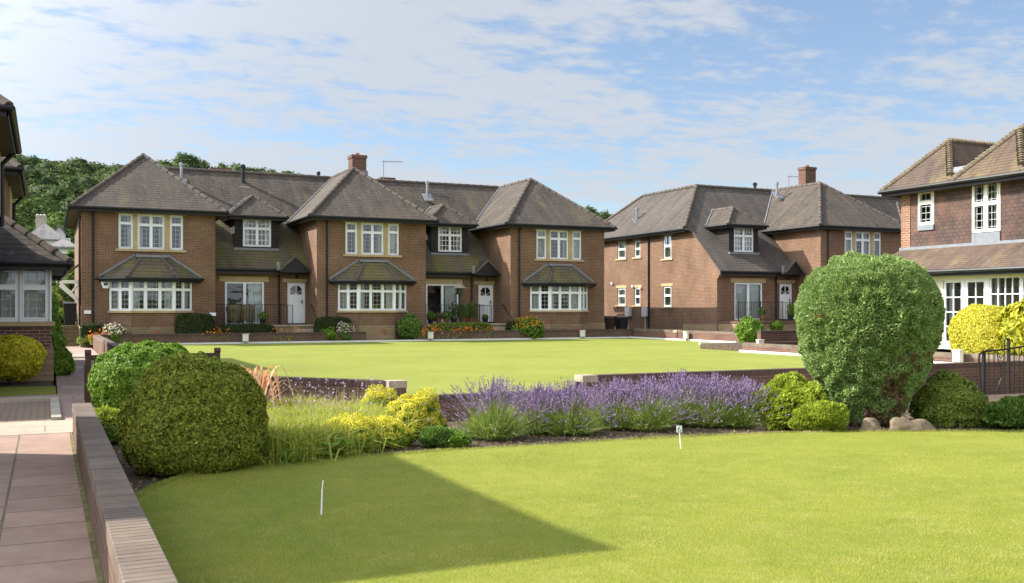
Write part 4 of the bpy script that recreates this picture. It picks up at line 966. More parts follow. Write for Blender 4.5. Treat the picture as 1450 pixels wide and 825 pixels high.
# white boards round the green
def kerbline(name, label, segs, h=.07):
    mb = MB()
    for (x0, x1, y0, y1) in segs: mb.box(x0, x1, y0, y1, .05, .10+h)
    o = mb.build(name, M['white_kerb']); return props(o, kind='structure')
kerbline('green_edging', '', [(2.1, 27.3, 43.36, 43.43), (27.28, 27.35, 34.9, 43.36), (24.9, 27.28, 34.2, 34.3), (21.8, 21.9, 16.3, 27.7), (21.9, 30, 27.55, 27.65), (2.1, 2.16, 35, 43.36)])
def marker(x, y, label, ns):
    t = thing('marker_lamp', (x, y, .1), label, 'lamp', 'cream box lamps around the bowling green')
    mb = MB()
    if ns: x0, x1, y0, y1 = x-.12, x+.12, y-.14, y
    else: x0, x1, y0, y1 = x-.14, x, y-.12, y+.12
    mb.box(x0, x1, y0, y1, .20, .50); mb.build('lamp_box', M['cream'], t, bevel=.012)
    mb = MB(); mb.box(x0-.02, x1+.02, y0-.02, y1+.0, .503, .53); mb.build('lid', M['cream'], t)
    mb = MB(); mb.tube(((x0+x1)/2, (y0+y1)/2, .1), ((x0+x1)/2, (y0+y1)/2, .2), .03, 8); mb.build('post', M['stone2'], t)
marker(X_at(347.5, 43.3), 43.34, 'cream box lamp on the far wall below the left patio hedge', True)
marker(X_at(609.5, 43.3), 43.34, 'cream box lamp on the far wall near the wall gap by the middle patio', True)
marker(X_at(824.5, 43.3), 43.34, 'cream box lamp on the far wall below the right wing bay window', True)
marker(27.26, Y_at(973, 27.26), 'cream box lamp on the side wall below the right block', False)
marker(X_at(1074.5, 27.5), 27.5, 'cream box lamp on the wall corner just left of the tall bush', True)
marker(21.78, Y_at(1359, 21.78), 'cream box lamp on the wall just right of the tall bush', False)

# ------------------------------------------------------------------ steps, bins
t = thing('timber_steps', (.85, 46.3, .0), 'brown timber steps climbing between the hedge and the terrace side wall', 'steps')
for k in range(5):
    mb = MB(); mb.box(.0, 1.30, 46.0+.22*k, 47.3, .002+.172*k, .172*(k+1)-.012); mb.build('tread', M['sleeper'], t)
def bin_(x, y, z, label, mat='plastic', s=1.0, rot=0):
    t = thing('wheelie_bin', (x, y, z), label, 'wheelie bin', 'wheelie bins'); 
    mb = MB(); w, d, h = .27*s, .3*s, .92*s
    mb.hexa([(x-w*.8, y-d*.75, z+.06), (x+w*.8, y-d*.75, z+.06), (x+w*.8, y+d*.8, z+.06), (x-w*.8, y+d*.8, z+.06), (x-w, y-d, z+h), (x+w, y-d, z+h), (x+w, y+d, z+h), (x-w, y+d, z+h)]); mb.build('body', M[mat], t, bevel=.015)
    mb = MB(); mb.hexa([(x-w*1.08, y-d*1.1, z+h), (x+w*1.08, y-d*1.1, z+h), (x+w*1.08, y+d*1.15, z+h), (x-w*1.08, y+d*1.15, z+h), (x-w*.95, y-d*.95, z+h+.06), (x+w*.95, y-d*.95, z+h+.06), (x+w*.95, y+d, z+h+.12), (x-w*.95, y+d, z+h+.12)]); mb.build('lid', M[mat], t)
    for sx in (-1, 1): mb = MB(); mb.tube((x+sx*w*.85, y+d, z+.1), (x+sx*w*.7, y+d, z+.1), .1, 12); mb.build('wheel', M['black'], t)
    mb = MB(); mb.tube((x-w, y+d*1.25, z+h), (x+w, y+d*1.25, z+h), .02, 6); mb.build('handle', M['black'], t)
bin_(X_at(99, 47.8), 47.8, .86, 'black wheelie bin at the top of the timber steps')
bin_(X_at(880, 47.4), 47.4, .12, 'black wheelie bin against the right block between the two buildings', s=1.05)
bin_(X_at(862, 49.0), 49.0, .12, 'brown wheelie bin behind the black one between the two buildings', 'wood_dark', s=1.05)

# ------------------------------------------------------------------ bench
t = thing('garden_bench', (1.8, 18.6, -.02), 'dark wooden garden bench behind the two clipped bushes, its ends showing', 'bench')
zb = -.02; bx = [.66, X_at(308, 18.3)]
for x in bx:
    mb = MB(); mb.box(x-.045, x+.045, 18.28, 18.37, zb, zb+.86); mb.tube((x-.05, 18.32, zb+.87), (x+.05, 18.32, zb+.87), .055, 10); mb.build('leg', M['wood_dark'], t)
    mb = MB(); mb.box(x-.04, x+.04, 18.85, 18.93, zb, zb+.62); mb.build('leg', M['wood_dark'], t)
    mb = MB(); mb.box(x-.05, x+.05, 18.3, 19.0, zb+.60, zb+.65); mb.build('armrest', M['wood_dark'], t)
mb = MB(); mb.box(bx[0], bx[1], 18.30, 18.345, zb+.74, zb+.83); mb.box(bx[0], bx[1], 18.30, 18.345, zb+.48, zb+.54)
k = bx[0]+.1
while k < bx[1]-.08: mb.box(k, k+.05, 18.31, 18.335, zb+.54, zb+.74); k += .11
mb.build('backrest', M['wood_dark'], t)
mb = MB()
for i in range(5): mb.box(bx[0], bx[1], 18.40+.1*i, 18.48+.1*i, zb+.42, zb+.45)
mb.build('seat', M['wood_dark'], t)

# ------------------------------------------------------------------ lawn markers
mx, my = gp(964, 635); t = thing('number_marker', (mx, my, 0), 'small white stake with a square plate reading 6 at the lawn edge by the lavender', 'lawn marker')
mb = MB(); mb.tube((mx+.005, my, -.02), (mx-.02, my, .2), .0065, 8, .006); mb.build('stake', M['white'], t)
pc_ = MB(); cx, cz = mx-.022, .225
tx = Vector((CS, -SN, 0)); nn = Vector((-SN, -CS, 0)); 
def q(a, b, d): v = Vector((cx, my, cz))+tx*a+nn*d; return (v.x, v.y, v.z+b)
pc_.hexa([q(-.030, -.038, 0), q(.033, -.038, 0), q(.033, -.038, .006), q(-.030, -.038, .006), q(-.032, .036, 0), q(.029, .04, 0), q(.029, .04, .006), q(-.032, .036, .006)]); pl = pc_.build('plate', M['white'], t)
six = MB(); pts = [(.012, .03), (-.004, .018), (-.014, .002), (-.016, -.014)]+[(.002+.018*math.cos(a), -.014+.016*math.sin(a)) for a in [math.pi+k*math.pi/6 for k in range(0, 12)]]+[(-.015, -.012)]
six.path([q(a, b, .0075) for a, b in pts], .0036, 6); six.build('number', M['black'], pl)
mx, my = gp(455, 729); t = thing('lawn_stake', (mx, my, 0), 'thin white stake leaning slightly in the shaded lawn', 'lawn marker')
mb = MB(); mb.tube((mx, my, -.02), (mx+.006, my, .20), .0062, 8); mb.build('stake', M['white'], t)
mb = MB(); mb.tube((mx+.006, my, .19), (mx+.014, my, .268), .0045, 6); mb.build('tip', M['white'], t)
mx, my = gp(985, 622); t = thing('wire_hoop', (mx, my, 0), 'thin bent wire stem sticking out of the lavender beside the number marker', 'wire')
mb = MB(); mb.path([(mx, my, .0), (mx-.03, my, .03), (mx-.075, my+.01, .085), (mx-.1, my+.02, .1)], .003, 5); mb.build('wire', M['stone2'], t)

# ------------------------------------------------------------------ iron gate near the right edge
t = thing('iron_gate', (18.0, 14.9, -.42), 'black iron gate with scrolls and an arched top at the right edge of the picture', 'gate')
gy = 15.05; gx0 = X_at(1393, gy); gz0 = z_at(1400, 566, gy); gz1 = z_at(1400, 497, gy); W = 1.35
mb = MB(); mb.box(gx0-.03, gx0+.03, gy-.03, gy+.03, -.42, gz1+.0); mb.path([(gx0-.03, gy, gz1-.0), (gx0-.13, gy, gz1-.06), (gx0-.15, gy, gz1-.2), (gx0-.07, gy, -.42)], .022, 8)
mb.box(gx0+.76, gx0+.80, gy-.03, gy+.03, gz0, gz1+.28); mb.path([(gx0-.03, gy, gz1), (gx0+.5, gy, gz1+.02), (gx0+1.0, gy, gz1+.06), (gx0+1.4, gy, gz1+.1)], .02, 8)
mb.path([(gx0+.3, gy, gz0), (gx0+1.4, gy, gz0)], .016, 6)
mb.path([(gx0+.66+.0, gy, gz1+.05), (gx0+.66, gy, gz1+.22), (gx0+.70, gy, gz1+.28), (gx0+.78, gy, gz1+.22)], .014, 6)
mb.build('gate_frame', M['iron'], t)
mb = MB()
for k in range(1, 9):
    xx = gx0+.16*k
    if k == 3: continue
    mb.tube((xx, gy, gz0), (xx, gy, gz1+.01+.008*k), .012, 6)
xs = gx0+.42; mb.path([(xs, gy, gz1), (xs+.02, gy, gz1-.15), (xs+.12, gy, gz1-.4), (xs+.13, gy, gz1-.6), (xs+.05, gy, gz1-.75), (xs+.02, gy, gz0+.1), (xs+.1, gy, gz0)], .011, 6)
for (cx, cz, r) in ((xs+.12, gz1-.12, .07), (xs+.14, gz1-.26, .05), (xs+.03, gz1-.86, .06), (xs+.06, gz1-.98, .06)):
    mb.path([(cx+r*(1-k/22)*math.cos(k*.5), gy, cz+r*(1-k/22)*math.sin(k*.5)) for k in range(16)], .009, 6)
mb.build('bars', M['iron'], t)

# ------------------------------------------------------------------ numpy foliage
rg = np.random.default_rng(11)
def vnoise(P, f, seed=0):
    P = P*f+seed*17.3; i = np.floor(P).astype(np.int64); u = P-i; u = u*u*(3-2*u)
    def h(ix, iy, iz):
        n = (ix*374761393+iy*668265263+iz*2147483647+seed*1013) & 0xffffffff
        n = ((n ^ (n >> 13))*1274126177) & 0xffffffff; n = n ^ (n >> 16); return (n & 0xffff)/65535.0
    r = 0
    for dx in (0, 1):
        for dy in (0, 1):
            for dz in (0, 1):
                w = (u[:, 0] if dx else 1-u[:, 0])*(u[:, 1] if dy else 1-u[:, 1])*(u[:, 2] if dz else 1-u[:, 2])
                r = r+w*h(i[:, 0]+dx, i[:, 1]+dy, i[:, 2]+dz)
    return r
def unit(v): return v/np.maximum(np.linalg.norm(v, axis=1, keepdims=True), 1e-9)
def leaves(P, N, size, rnd=.7, aspect=1.7, up=0., seed=0, along=None):
    """diamond leaves at P whose faces look roughly along N"""
    r = np.random.default_rng(seed+5); n = len(P)
    nn = unit(N+r.normal(0, rnd, (n, 3))); a = r.normal(0, 1, (n, 3)) if along is None else along+r.normal(0, .45, (n, 3)); a[:, 2] += up
    a = unit(a-nn*(a*nn).sum(1, keepdims=True)); b = np.cross(nn, a)
    s = (size*r.uniform(.6, 1.35, n))[:, None]; L = a*s*aspect*.5; Wd = b*s*.5
    V = np.stack([P-L, P+Wd-L*.1, P+L, P-Wd-L*.1], 1).reshape(-1, 3)
    return V, np.arange(n*4).reshape(-1, 4)
def shell(c, prof, ax=(1, 1), n=20000, lump=(.1, 3.), lump2=(.04, 9.), sq=2., depth=.06, seed=0, rot=0, tilt=(0, 0), only=None):
    """points and normals on a lumpy body of revolution; prof = [(radius, height)...] bottom to top"""
    r = np.random.default_rng(seed); pr = np.array(prof, float); seg = pr[1:]-pr[:-1]; L = np.hypot(seg[:, 0], seg[:, 1])*(pr[1:, 0]+pr[:-1, 0]+.02)
    k = r.choice(len(L), n, p=L/L.sum()); t = r.random(n)
    R0, R1 = pr[k, 0], pr[k+1, 0]
    t = np.where(r.random(n) < np.abs(R1-R0)/(R0+R1+1e-6), np.where(R1 > R0, np.sqrt(t), 1-np.sqrt(t)), t)
    rad = R0+(R1-R0)*t; z = pr[k, 1]+seg[k, 1]*t; th = r.random(n)*2*np.pi
    nr = seg[k, 1]; nz = -seg[k, 0]; l = np.hypot(nr, nz)+1e-9; nr, nz = nr/l, nz/l
    f = (np.abs(np.cos(th))**sq+np.abs(np.sin(th))**sq)**(-1/sq)
    P = np.stack([rad*f*np.cos(th), rad*f*np.sin(th), z], 1); N = np.stack([nr*np.cos(th), nr*np.sin(th), nz], 1)
    d = (vnoise(P, lump[1], seed+1)-.5)*2*lump[0]+(vnoise(P, lump2[1], seed+2)-.5)*2*lump2[0]
    cleft = np.clip(-d/(lump[0]+lump2[0]), 0, 1)
    P = P+N*(d-depth*r.exponential(.6, n))[:, None]
    P[:, 0] = P[:, 0]*ax[0]+tilt[0]*P[:, 2]; P[:, 1] = P[:, 1]*ax[1]+tilt[1]*P[:, 2]
    if rot: ca, sa = math.cos(rot), math.sin(rot); Q = np.array([[ca, sa, 0], [-sa, ca, 0], [0, 0, 1]]); P = P@Q; N = N@Q
    P[:, 2] = np.maximum(P[:, 2], .005)
    return P+np.array(c), N
def core(c, prof, ax=(1, 1), lump=(.1, 3.), lump2=(.04, 9.), sq=2., seed=0, rot=0, tilt=(0, 0), shrink=.07, nu=40):
    pr = np.array(prof, float); s = np.linspace(0, 1, 26); cl = np.concatenate([[0], np.cumsum(np.hypot(*(pr[1:]-pr[:-1]).T))]); cl /= cl[-1]
    rr = np.interp(s, cl, pr[:, 0]); zz_ = np.interp(s, cl, pr[:, 1]); V = []
    g0 = np.gradient(zz_); g1 = -np.gradient(rr); l = np.hypot(g0, g1)+1e-9
    th = np.linspace(0, 2*np.pi, nu, endpoint=False)
    TH, K = np.meshgrid(th, np.arange(26)); TH = TH.ravel(); K = K.ravel()
    f = (np.abs(np.cos(TH))**sq+np.abs(np.sin(TH))**sq)**(-1/sq)
    P = np.stack([rr[K]*f*np.cos(TH), rr[K]*f*np.sin(TH), zz_[K]], 1); N = np.stack([g0[K]/l[K]*np.cos(TH), g0[K]/l[K]*np.sin(TH), g1[K]/l[K]], 1)
    d = (vnoise(P, lump[1], seed+1)-.5)*2*lump[0]+(vnoise(P, lump2[1], seed+2)-.5)*2*lump2[0]-shrink
    P = P+N*d[:, None]; P[:, 0] = P[:, 0]*ax[0]+tilt[0]*P[:, 2]; P[:, 1] = P[:, 1]*ax[1]+tilt[1]*P[:, 2]
    if rot: ca, sa = math.cos(rot), math.sin(rot); Q = np.array([[ca, sa, 0], [-sa, ca, 0], [0, 0, 1]]); P = P@Q
    P[:, 2] = np.maximum(P[:, 2], 0)
    F = []
    for j in range(25):
        for i in range(nu): F.append((j*nu+i, j*nu+(i+1) % nu, (j+1)*nu+(i+1) % nu, (j+1)*nu+i))
    return P+np.array(c), np.array(F)
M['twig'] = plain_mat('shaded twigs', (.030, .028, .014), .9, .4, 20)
M['twig_brown'] = plain_mat('dead brown twigs', (.11, .065, .035), .9, .4, 20)
def bush(name, label, cat, c, prof, mat, n, size, group=None, lump=(.08, 3.), lump2=(.03, 9.), sq=2., depth=.06, ax=(1, 1), seed=0, rot=0, tilt=(0, 0), rnd=.7, up=0., aspect=1.6, twig='twig', shrink=.07, parts=None, outward=False):
    t = thing(name, c, label, cat, group)
    kw = dict(ax=ax, lump=lump, lump2=lump2, sq=sq, seed=seed, rot=rot, tilt=tilt)
    P, N = shell(c, prof, n=n, depth=depth, **kw)
    V, F = leaves(P, N, size, rnd, aspect, up, seed, along=N*1.0 if outward else None)
    if outward:  # small sprays pointing out of the bush
        r = np.random.default_rng(seed+9); side = unit(np.cross(N, r.normal(0, 1, N.shape))); V, F = leaves(P, side, size, rnd*.6, aspect, up, seed, along=N*1.2)
    np_mesh('leaves', V, F, M[mat], t)
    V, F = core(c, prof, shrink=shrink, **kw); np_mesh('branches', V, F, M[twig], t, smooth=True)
    if parts: parts(t, P, N)
    return t
def ball(r, h, base=.5, k=12, flat=1.0):
    """profile of a rounded bush: radius r, height h, narrower base"""
    out = []
    for i in range(k+1):
        a = -math.pi/2*(1-base)+(math.pi/2+math.pi/2*(1-base))*i/k; out.append((max(.001, r*math.cos(a)**flat), (math.sin(a)-math.sin(-math.pi/2*(1-base)))))
    m = out[-1][1]; return [(max(.001, a), b/m*h) for a, b in out]
M['box_leaf'] = leaf_mat('olive box leaves', (.10, .135, .018), (.42, .45, .06), (.36, .29, .07), c3f=(.62, .80), nscale=3)
M['box_dark'] = leaf_mat('dark green hedge leaves', (.035, .06, .015), (.06, .09, .022))
M['bright_leaf'] = leaf_mat('bright green leaves', (.11, .22, .02), (.22, .34, .04))
M['conifer'] = leaf_mat('blue green conifer sprays', (.15, .24, .07), (.33, .43, .13), (.17, .09, .045), c3f=(.68, .74), nscale=3.4, trans=.25)
M['conifer_top'] = M['conifer']
M['lime'] = leaf_mat('yellow green sprays', (.20, .28, .02), (.42, .48, .05))
M['golden'] = leaf_mat('golden privet leaves', (.46, .44, .04), (.68, .60, .07), trans=.3)
M['gold_green'] = leaf_mat('golden green leaves', (.22, .27, .02), (.66, .56, .05), trans=.3)
M['mound'] = leaf_mat('dwarf conifer sprays', (.13, .19, .03), (.30, .36, .06))
M['juniper'] = leaf_mat('juniper sprays', (.08, .16, .025), (.17, .27, .045))
M['lav_green'] = leaf_mat('lavender stems', (.22, .31, .05), (.40, .47, .13), trans=.3)
M['lav_flower'] = leaf_mat('lavender flowers', (.18, .115, .22), (.35, .26, .40), trans=.25)
M['grass_blade'] = leaf_mat('long grass blades', (.26, .32, .03), (.50, .53, .09), (.55, .46, .15), c3f=(.8, .9), c3src='r', trans=.3)
M['litter'] = leaf_mat('dead leaf litter', (.16, .10, .05), (.34, .25, .13), (.10, .16, .03), c3f=(.75, .8), c3src='r', trans=.1)
M['gold_bright'] = leaf_mat('bright golden leaves', (.40, .42, .03), (.85, .72, .06), trans=.35)
M['alchemilla'] = leaf_mat('yellow flower sprays', (.66, .60, .04), (.88, .78, .09), (.22, .28, .04), c3f=(.80, .86), c3src='r', trans=.3)
M['orange_flower'] = leaf_mat('orange flowers', (.75, .16, .02), (.85, .35, .04), trans=.2)
M['mauve_flower'] = leaf_mat('mauve flowers', (.50, .30, .55), (.70, .50, .70), trans=.2)
M['seed_head'] = leaf_mat('dry seed stems', (.42, .34, .18), (.55, .46, .26), trans=.2)
M['phormium'] = leaf_mat('striped red strap leaves', (.60, .22, .10), (.72, .55, .34), trans=.3)
M['tree_leaf'] = leaf_mat('woodland leaves', (.07, .11, .032), (.12, .165, .048), (.14, .17, .045), nscale=.06, trans=.25, spec=.05)
M['tree_leaf2'] = leaf_mat('fresh woodland leaves', (.09, .15, .035), (.16, .22, .055), trans=.3, spec=.05)
M['bark'] = plain_mat('grey brown bark', (.09, .07, .05), .9, .3, 6, bump=.5)
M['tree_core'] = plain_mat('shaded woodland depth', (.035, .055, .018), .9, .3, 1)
M['pink_flower'] = leaf_mat('pink white flowers', (.65, .35, .38), (.75, .68, .62), trans=.2)
def blades(base, direc, height, width, bend=.5, seed=0):
    r = np.random.default_rng(seed); n = len(base); d = unit(direc); h = height[:, None]
    side = unit(np.cross(d, np.array([0, 0, 1.0]))+1e-4*r.normal(0, 1, (n, 3))); side = unit(side+r.normal(0, .6, (n, 3))); w = width*r.uniform(.7, 1.3, n)[:, None]
    out = d*np.array([1, 1, 0]); mid = base+d*h*.55; tip = base+d*h+(out*bend*h+np.array([0, 0, -1])*bend*.45*h)
    V = np.stack([base-side*w, base+side*w, mid+side*w*.8, mid-side*w*.8, tip], 1).reshape(-1, 3)
    i = np.arange(n)[:, None]*5
    return V, [i+np.array([[0, 1, 2, 3]]), i+np.array([[3, 2, 4]])]
def merge(parts):
    V = []; F = {}; off = 0
    for v, f in parts:
        for g_ in (f if isinstance(f, list) else [f]): F.setdefault(g_.shape[1], []).append(g_+off)
        V.append(v); off += len(v)
    return np.concatenate(V), [np.concatenate(F[k]) for k in sorted(F)]

# ================================================================== PLANTING NEAR THE CAMERA
# big clipped box bush: squarish, leaning top
bush('clipped_box_bush', 'large squarish clipped olive green bush beside the near wall', 'bush', (1.38, 10.45, 0), [(.50, 0), (.61, .08), (.67, .25), (.665, .5), (.61, .72), (.50, .92), (.33, 1.06), (.14, 1.12), (.01, 1.13)],
     'box_leaf', 80000, .022, sq=2.9, lump=(.06, 3.4), lump2=(.035, 12), depth=.045, seed=3, rnd=.8, rot=.35, shrink=.05, ax=(1.0, .95))
bush('round_bush', 'rounded bright green leafy bush in front of the bench behind the big clipped one', 'bush', (1.42, 16.2, -.02), [(.50, 0), (.64, .2), (.72, .5), (.68, .75), (.52, .95), (.28, 1.05), (.01, 1.08)],
     'bright_leaf', 36000, .036, sq=2.2, lump=(.05, 3.5), lump2=(.04, 8), depth=.07, seed=5, rnd=.6, up=-.2, shrink=.09, ax=(1.15, 1))
# the tall clipped conifer
pr = [(.36, 0), (.46, .15), (.57, .4), (.79, .8), (.93, 1.2), (.97, 1.5), (.91, 1.8), (.80, 2.0), (.65, 2.15), (.45, 2.27), (.22, 2.34), (.01, 2.36)]
def brown(t, P, N):
    r = np.random.default_rng(4); Q, NN = shell((10.53, 10.5, 0), pr[:5], n=9000, lump=(.06, 2.6), lump2=(.05, 7.), sq=2.1, depth=.05, seed=22)
    # dead patches low on the shaded right hand side
    k = (Q[:, 0]-10.53)*CS-(Q[:, 1]-10.5)*SN; m = (k > -.15+.5*Q[:, 2]-.3*vnoise(Q, 4, 3)) & (Q[:, 2] < 1.0)
    V, F = leaves(Q[m], NN[m], .035, .7, 1.8, 0, 7); np_mesh('dead_twigs', V, F, M['twig_brown'], t)
bush('tall_clipped_conifer', 'tall rounded clipped conifer wider at the top than its base with brown patches low down', 'bush', (10.53, 10.5, 0), pr, 'conifer', 150000, .021,
     sq=2.1, lump=(.06, 2.6), lump2=(.06, 9.), depth=.045, seed=21, rnd=.8, aspect=2.1, up=.5, shrink=.08, outward=True, parts=brown)
bush('yellow_green_shrub', 'yellow green spreading shrub at the lower left of the tall conifer, behind the lower one', 'shrub', (gp(1143, 604)[0], 10.75, -.02), [(.50, 0), (.58, .15), (.52, .35), (.38, .52), (.2, .66), (.01, .72)], 'lime', 15000, .034, lump=(.10, 4), lump2=(.06, 10), depth=.07, seed=31, outward=True, up=.2, rnd=.8)
bush('yellow_green_shrub', 'low bright yellow green shrub in front at the foot of the tall conifer', 'shrub', (gp(1168, 609)[0], 10.15, -.02), [(.30, 0), (.38, .12), (.34, .25), (.2, .34), (.01, .38)], 'lime', 12000, .03, lump=(.08, 4), lump2=(.05, 10), depth=.05, seed=32, outward=True, up=.2, ax=(1.15, .8))
bush('dwarf_conifer_mound', 'rounded mossy green mound conifer right of the boulders', 'shrub', (11.55, 10.0, -.02), [(.40, 0), (.47, .12), (.46, .32), (.36, .52), (.2, .66), (.01, .73)], 'mound', 22000, .024, lump=(.06, 5), lump2=(.05, 11), depth=.05, seed=33, up=.1)
bush('low_juniper', 'low spreading green shrub below the iron gate at the right edge', 'shrub', (12.25, 9.35, -.02), [(.45, 0), (.55, .12), (.46, .25), (.25, .35), (.01, .38)], 'juniper', 14000, .035, lump=(.09, 5), lump2=(.05, 12), depth=.06, seed=34, outward=True, up=.6, ax=(1.3, .8))
def rock(label, x, y, rx, ry, h, seed, z=-.04, peak=(0, 0)):
    r = np.random.default_rng(seed); n, m = 20, 12; V = []; 
    for j in range(m+1):
        a = j/m*math.pi/2
        for i in range(n):
            b = 2*math.pi*i/n; V.append((math.cos(b)*math.cos(a)**.7, math.sin(b)*math.cos(a)**.7, math.sin(a)))
    V = np.array(V); d = 1+(vnoise(V, 1.4, seed)-.5)*.6+(vnoise(V, 4, seed+1)-.5)*.15; V = V*d[:, None]; V[:, 0] += peak[0]*V[:, 2]; V[:, 1] += peak[1]*V[:, 2]
    V = V*np.array([rx, ry, h])+np.array([x, y, z]); F = np.array([(j*n+i, j*n+(i+1) % n, (j+1)*n+(i+1) % n, (j+1)*n+i) for j in range(m) for i in range(n)])
    o = np_mesh('boulder', V, F, M['rock'], loc=(x, y, z), smooth=False); props(o, label, 'boulder', 'sandstone boulders in the bed')
x, y = gp(1250, 611); rock('small squarish pale boulder at the foot of the tall conifer', x, y+.22, .17, .13, .16, 3)
x, y = gp(1318, 611); rock('largest wedge shaped boulder between the tall conifer and the mossy mound', x, y+.25, .31, .18, .19, 6, peak=(-.35, 0))
x, y = gp(1162, 612); rock('flat low boulder at the lawn edge under the yellow green shrub', x, y+.12, .24, .12, .06, 8)
x, y = gp(1086, 604); rock('pale boulder between the lavender and the yellow green shrub', x, y+.15, .2, .14, .14, 9)

# lavender
def lavender(c, r, h, seed, label, ns=1500, nf=760):
    t = thing('lavender_bush', c, label, 'lavender', 'row of flowering lavender bushes'); q_ = np.random.default_rng(seed); c = np.array(c)
    def dirs(n, spread):
        th = q_.random(n)*2*np.pi; a = np.abs(q_.normal(0, spread, n)); a = np.clip(a, 0, 1.25); return np.stack([np.sin(a)*np.cos(th), np.sin(a)*np.sin(th), np.cos(a)], 1)
    d = dirs(ns, .62); b = c+d*np.array([r*.30, r*.30, 0.0])+q_.normal(0, .03, (ns, 3))*np.array([1, 1, 0])
    V1 = blades(b, d, q_.uniform(.32, .62, ns)*h, .0040, .12, seed)
    # narrow leaves along the lower half
    n2 = ns*5; k = q_.integers(0, ns, n2); tt = q_.uniform(.15, .75, n2)[:, None]; P = b[k]+d[k]*tt*h*.62
    V2 = blades(P, unit(d[k]*1.1+q_.normal(0, .5, (n2, 3))), q_.uniform(.04, .085, n2), .0038, .1, seed+1)
    d3 = dirs(nf, .50); b3 = c+d3*np.array([r*.35, r*.35, 0]); L = q_.uniform(.70, 1.06, nf)*h*(1+.12*np.sin(np.arctan2(d3[:, 1], d3[:, 0])*3))
    V3 = blades(b3, d3, L, .0028, .10, seed+2)
    V, F = merge([V1, V2, V3]); np_mesh('stems', V, F, M['lav_green'], t)
    out = d3*np.array([1, 1, 0]); tip = b3+d3*L[:, None]+(out*.10+np.array([0, 0, -.045]))*L[:, None]; dd = unit(tip-(b3+d3*L[:, None]*.55))
    P = []; Nn = []; A = []
    for k in range(11):
        s = -.010+k*.0085; rad = .0062*(1-k/16); jit = unit(q_.normal(0, 1, (nf, 3))); P.append(tip+dd*s+jit*rad); Nn.append(jit); A.append(dd)
    P = np.concatenate(P); V, F = leaves(P, np.concatenate(Nn), .0125, .3, 1.5, 0, seed, along=np.concatenate(A)*1.5); np_mesh('flowers', V, F, M['lav_flower'], t)
    return t
lav = [(698, 11.35, .55, .80, 'leftmost lavender bush, loose and pale, beside the yellow flowers'), (762, 11.6, .45, .66, 'small rear lavender bush second from the left'), (806, 11.35, .48, .72, 'third lavender bush from the left, dark at its base'), (868, 11.6, .46, .70, 'fourth lavender bush from the left in front of the wall end'),
       (912, 11.3, .50, .74, 'middle lavender bush left of the number marker'), (962, 11.55, .52, .80, 'tallest lavender bush right behind the number marker'), (1008, 11.25, .50, .76, 'lavender bush just right of the number marker'), (1052, 11.0, .46, .70, 'rightmost lavender bush touching the yellow green shrub')]
for k, (u, y, r, h, lb_) in enumerate(lav): lavender((X_at(u, y), y, -.03), r, h*.82, 40+k, lb_)

# long grasses and perennials between the clipped bush and the yellow flowers
def tuft(name, label, cat, c, n, h, mat, spread=.5, w=.004, rad=.12, bend=.5, seed=0, group=None, flowers=None, fl_n=0, fl_size=.02, fl_h=(.8, 1.1), ax=(1, 1), seedheads=0):
    t = thing(name, c, label, cat, group); q_ = np.random.default_rng(seed); c = np.array(c)
    def dr(n, s): th = q_.random(n)*2*np.pi; a = np.clip(np.abs(q_.normal(0, s, n)), 0, 1.35); return np.stack([np.sin(a)*np.cos(th), np.sin(a)*np.sin(th), np.cos(a)], 1)
    d = dr(n, spread); b = c+np.stack([q_.normal(0, rad*ax[0], n), q_.normal(0, rad*ax[1], n), np.zeros(n)], 1)
    V, F = blades(b, d, q_.uniform(.45, 1.05, n)*h, w, bend, seed); np_mesh('leaves', V, F, M[mat], t)
    if flowers:
        d = dr(fl_n, spread*.7); b = c+np.stack([q_.normal(0, rad*ax[0]*1.2, fl_n), q_.normal(0, rad*ax[1]*1.2, fl_n), np.zeros(fl_n)], 1); L = q_.uniform(*fl_h, fl_n)*h
        V, F = blades(b, d, L, .0022, .1, seed+3); np_mesh('stems', V, F, M['seed_head' if seedheads else 'grass_blade'], t)
        out = d*np.array([1, 1, 0]); tip = b+d*L[:, None]+(out*.10+np.array([0, 0, -.045]))*L[:, None]
        m = 7; P = np.repeat(tip, m, 0)+q_.normal(0, fl_size*.45, (fl_n*m, 3)); V, F = leaves(P, q_.normal(0, 1, P.shape)+np.array([0, 0, 1]), fl_size, .6, 1.1, 0, seed); np_mesh('flowers', V, F, M[flowers], t)
    return t
spots = [(395, 652, 12, 'narrow leaved clump right against the big clipped bush'), (430, 640, 10, 'front clump of long grassy leaves in the middle of the bed'), (405, 622, 9, 'rear clump of long grassy leaves near the big clipped bush'), (450, 618, 8, 'rear grassy clump with mauve flowers before the short wall'), (475, 632, 9, 'grassy clump left of the yellow flower sprays'), (505, 610, 8, 'rear grassy clump with dry stems just below the wall end'), (415, 600, 8, 'grassy clump at the foot of the red striped plant'), (452, 642, 8, 'grassy clump at the lawn edge behind the round leaved plant'), (520, 622, 8, 'grassy clump between the two front yellow mounds'), (380, 636, 8, 'grassy clump half hidden behind the clipped bush')]
for k, (u, v, n_, lb_) in enumerate(spots):
    x, y = gp(u, v, -.03)
    tuft('grassy_perennial', lb_, 'plant', (x, y+.12, -.03), 3400, .54, 'grass_blade', .62, .0062, .22, .55, 60+k, 'grassy perennials in the bed', 'mauve_flower', 14, .013, (.95, 1.25), (1.2, 1))
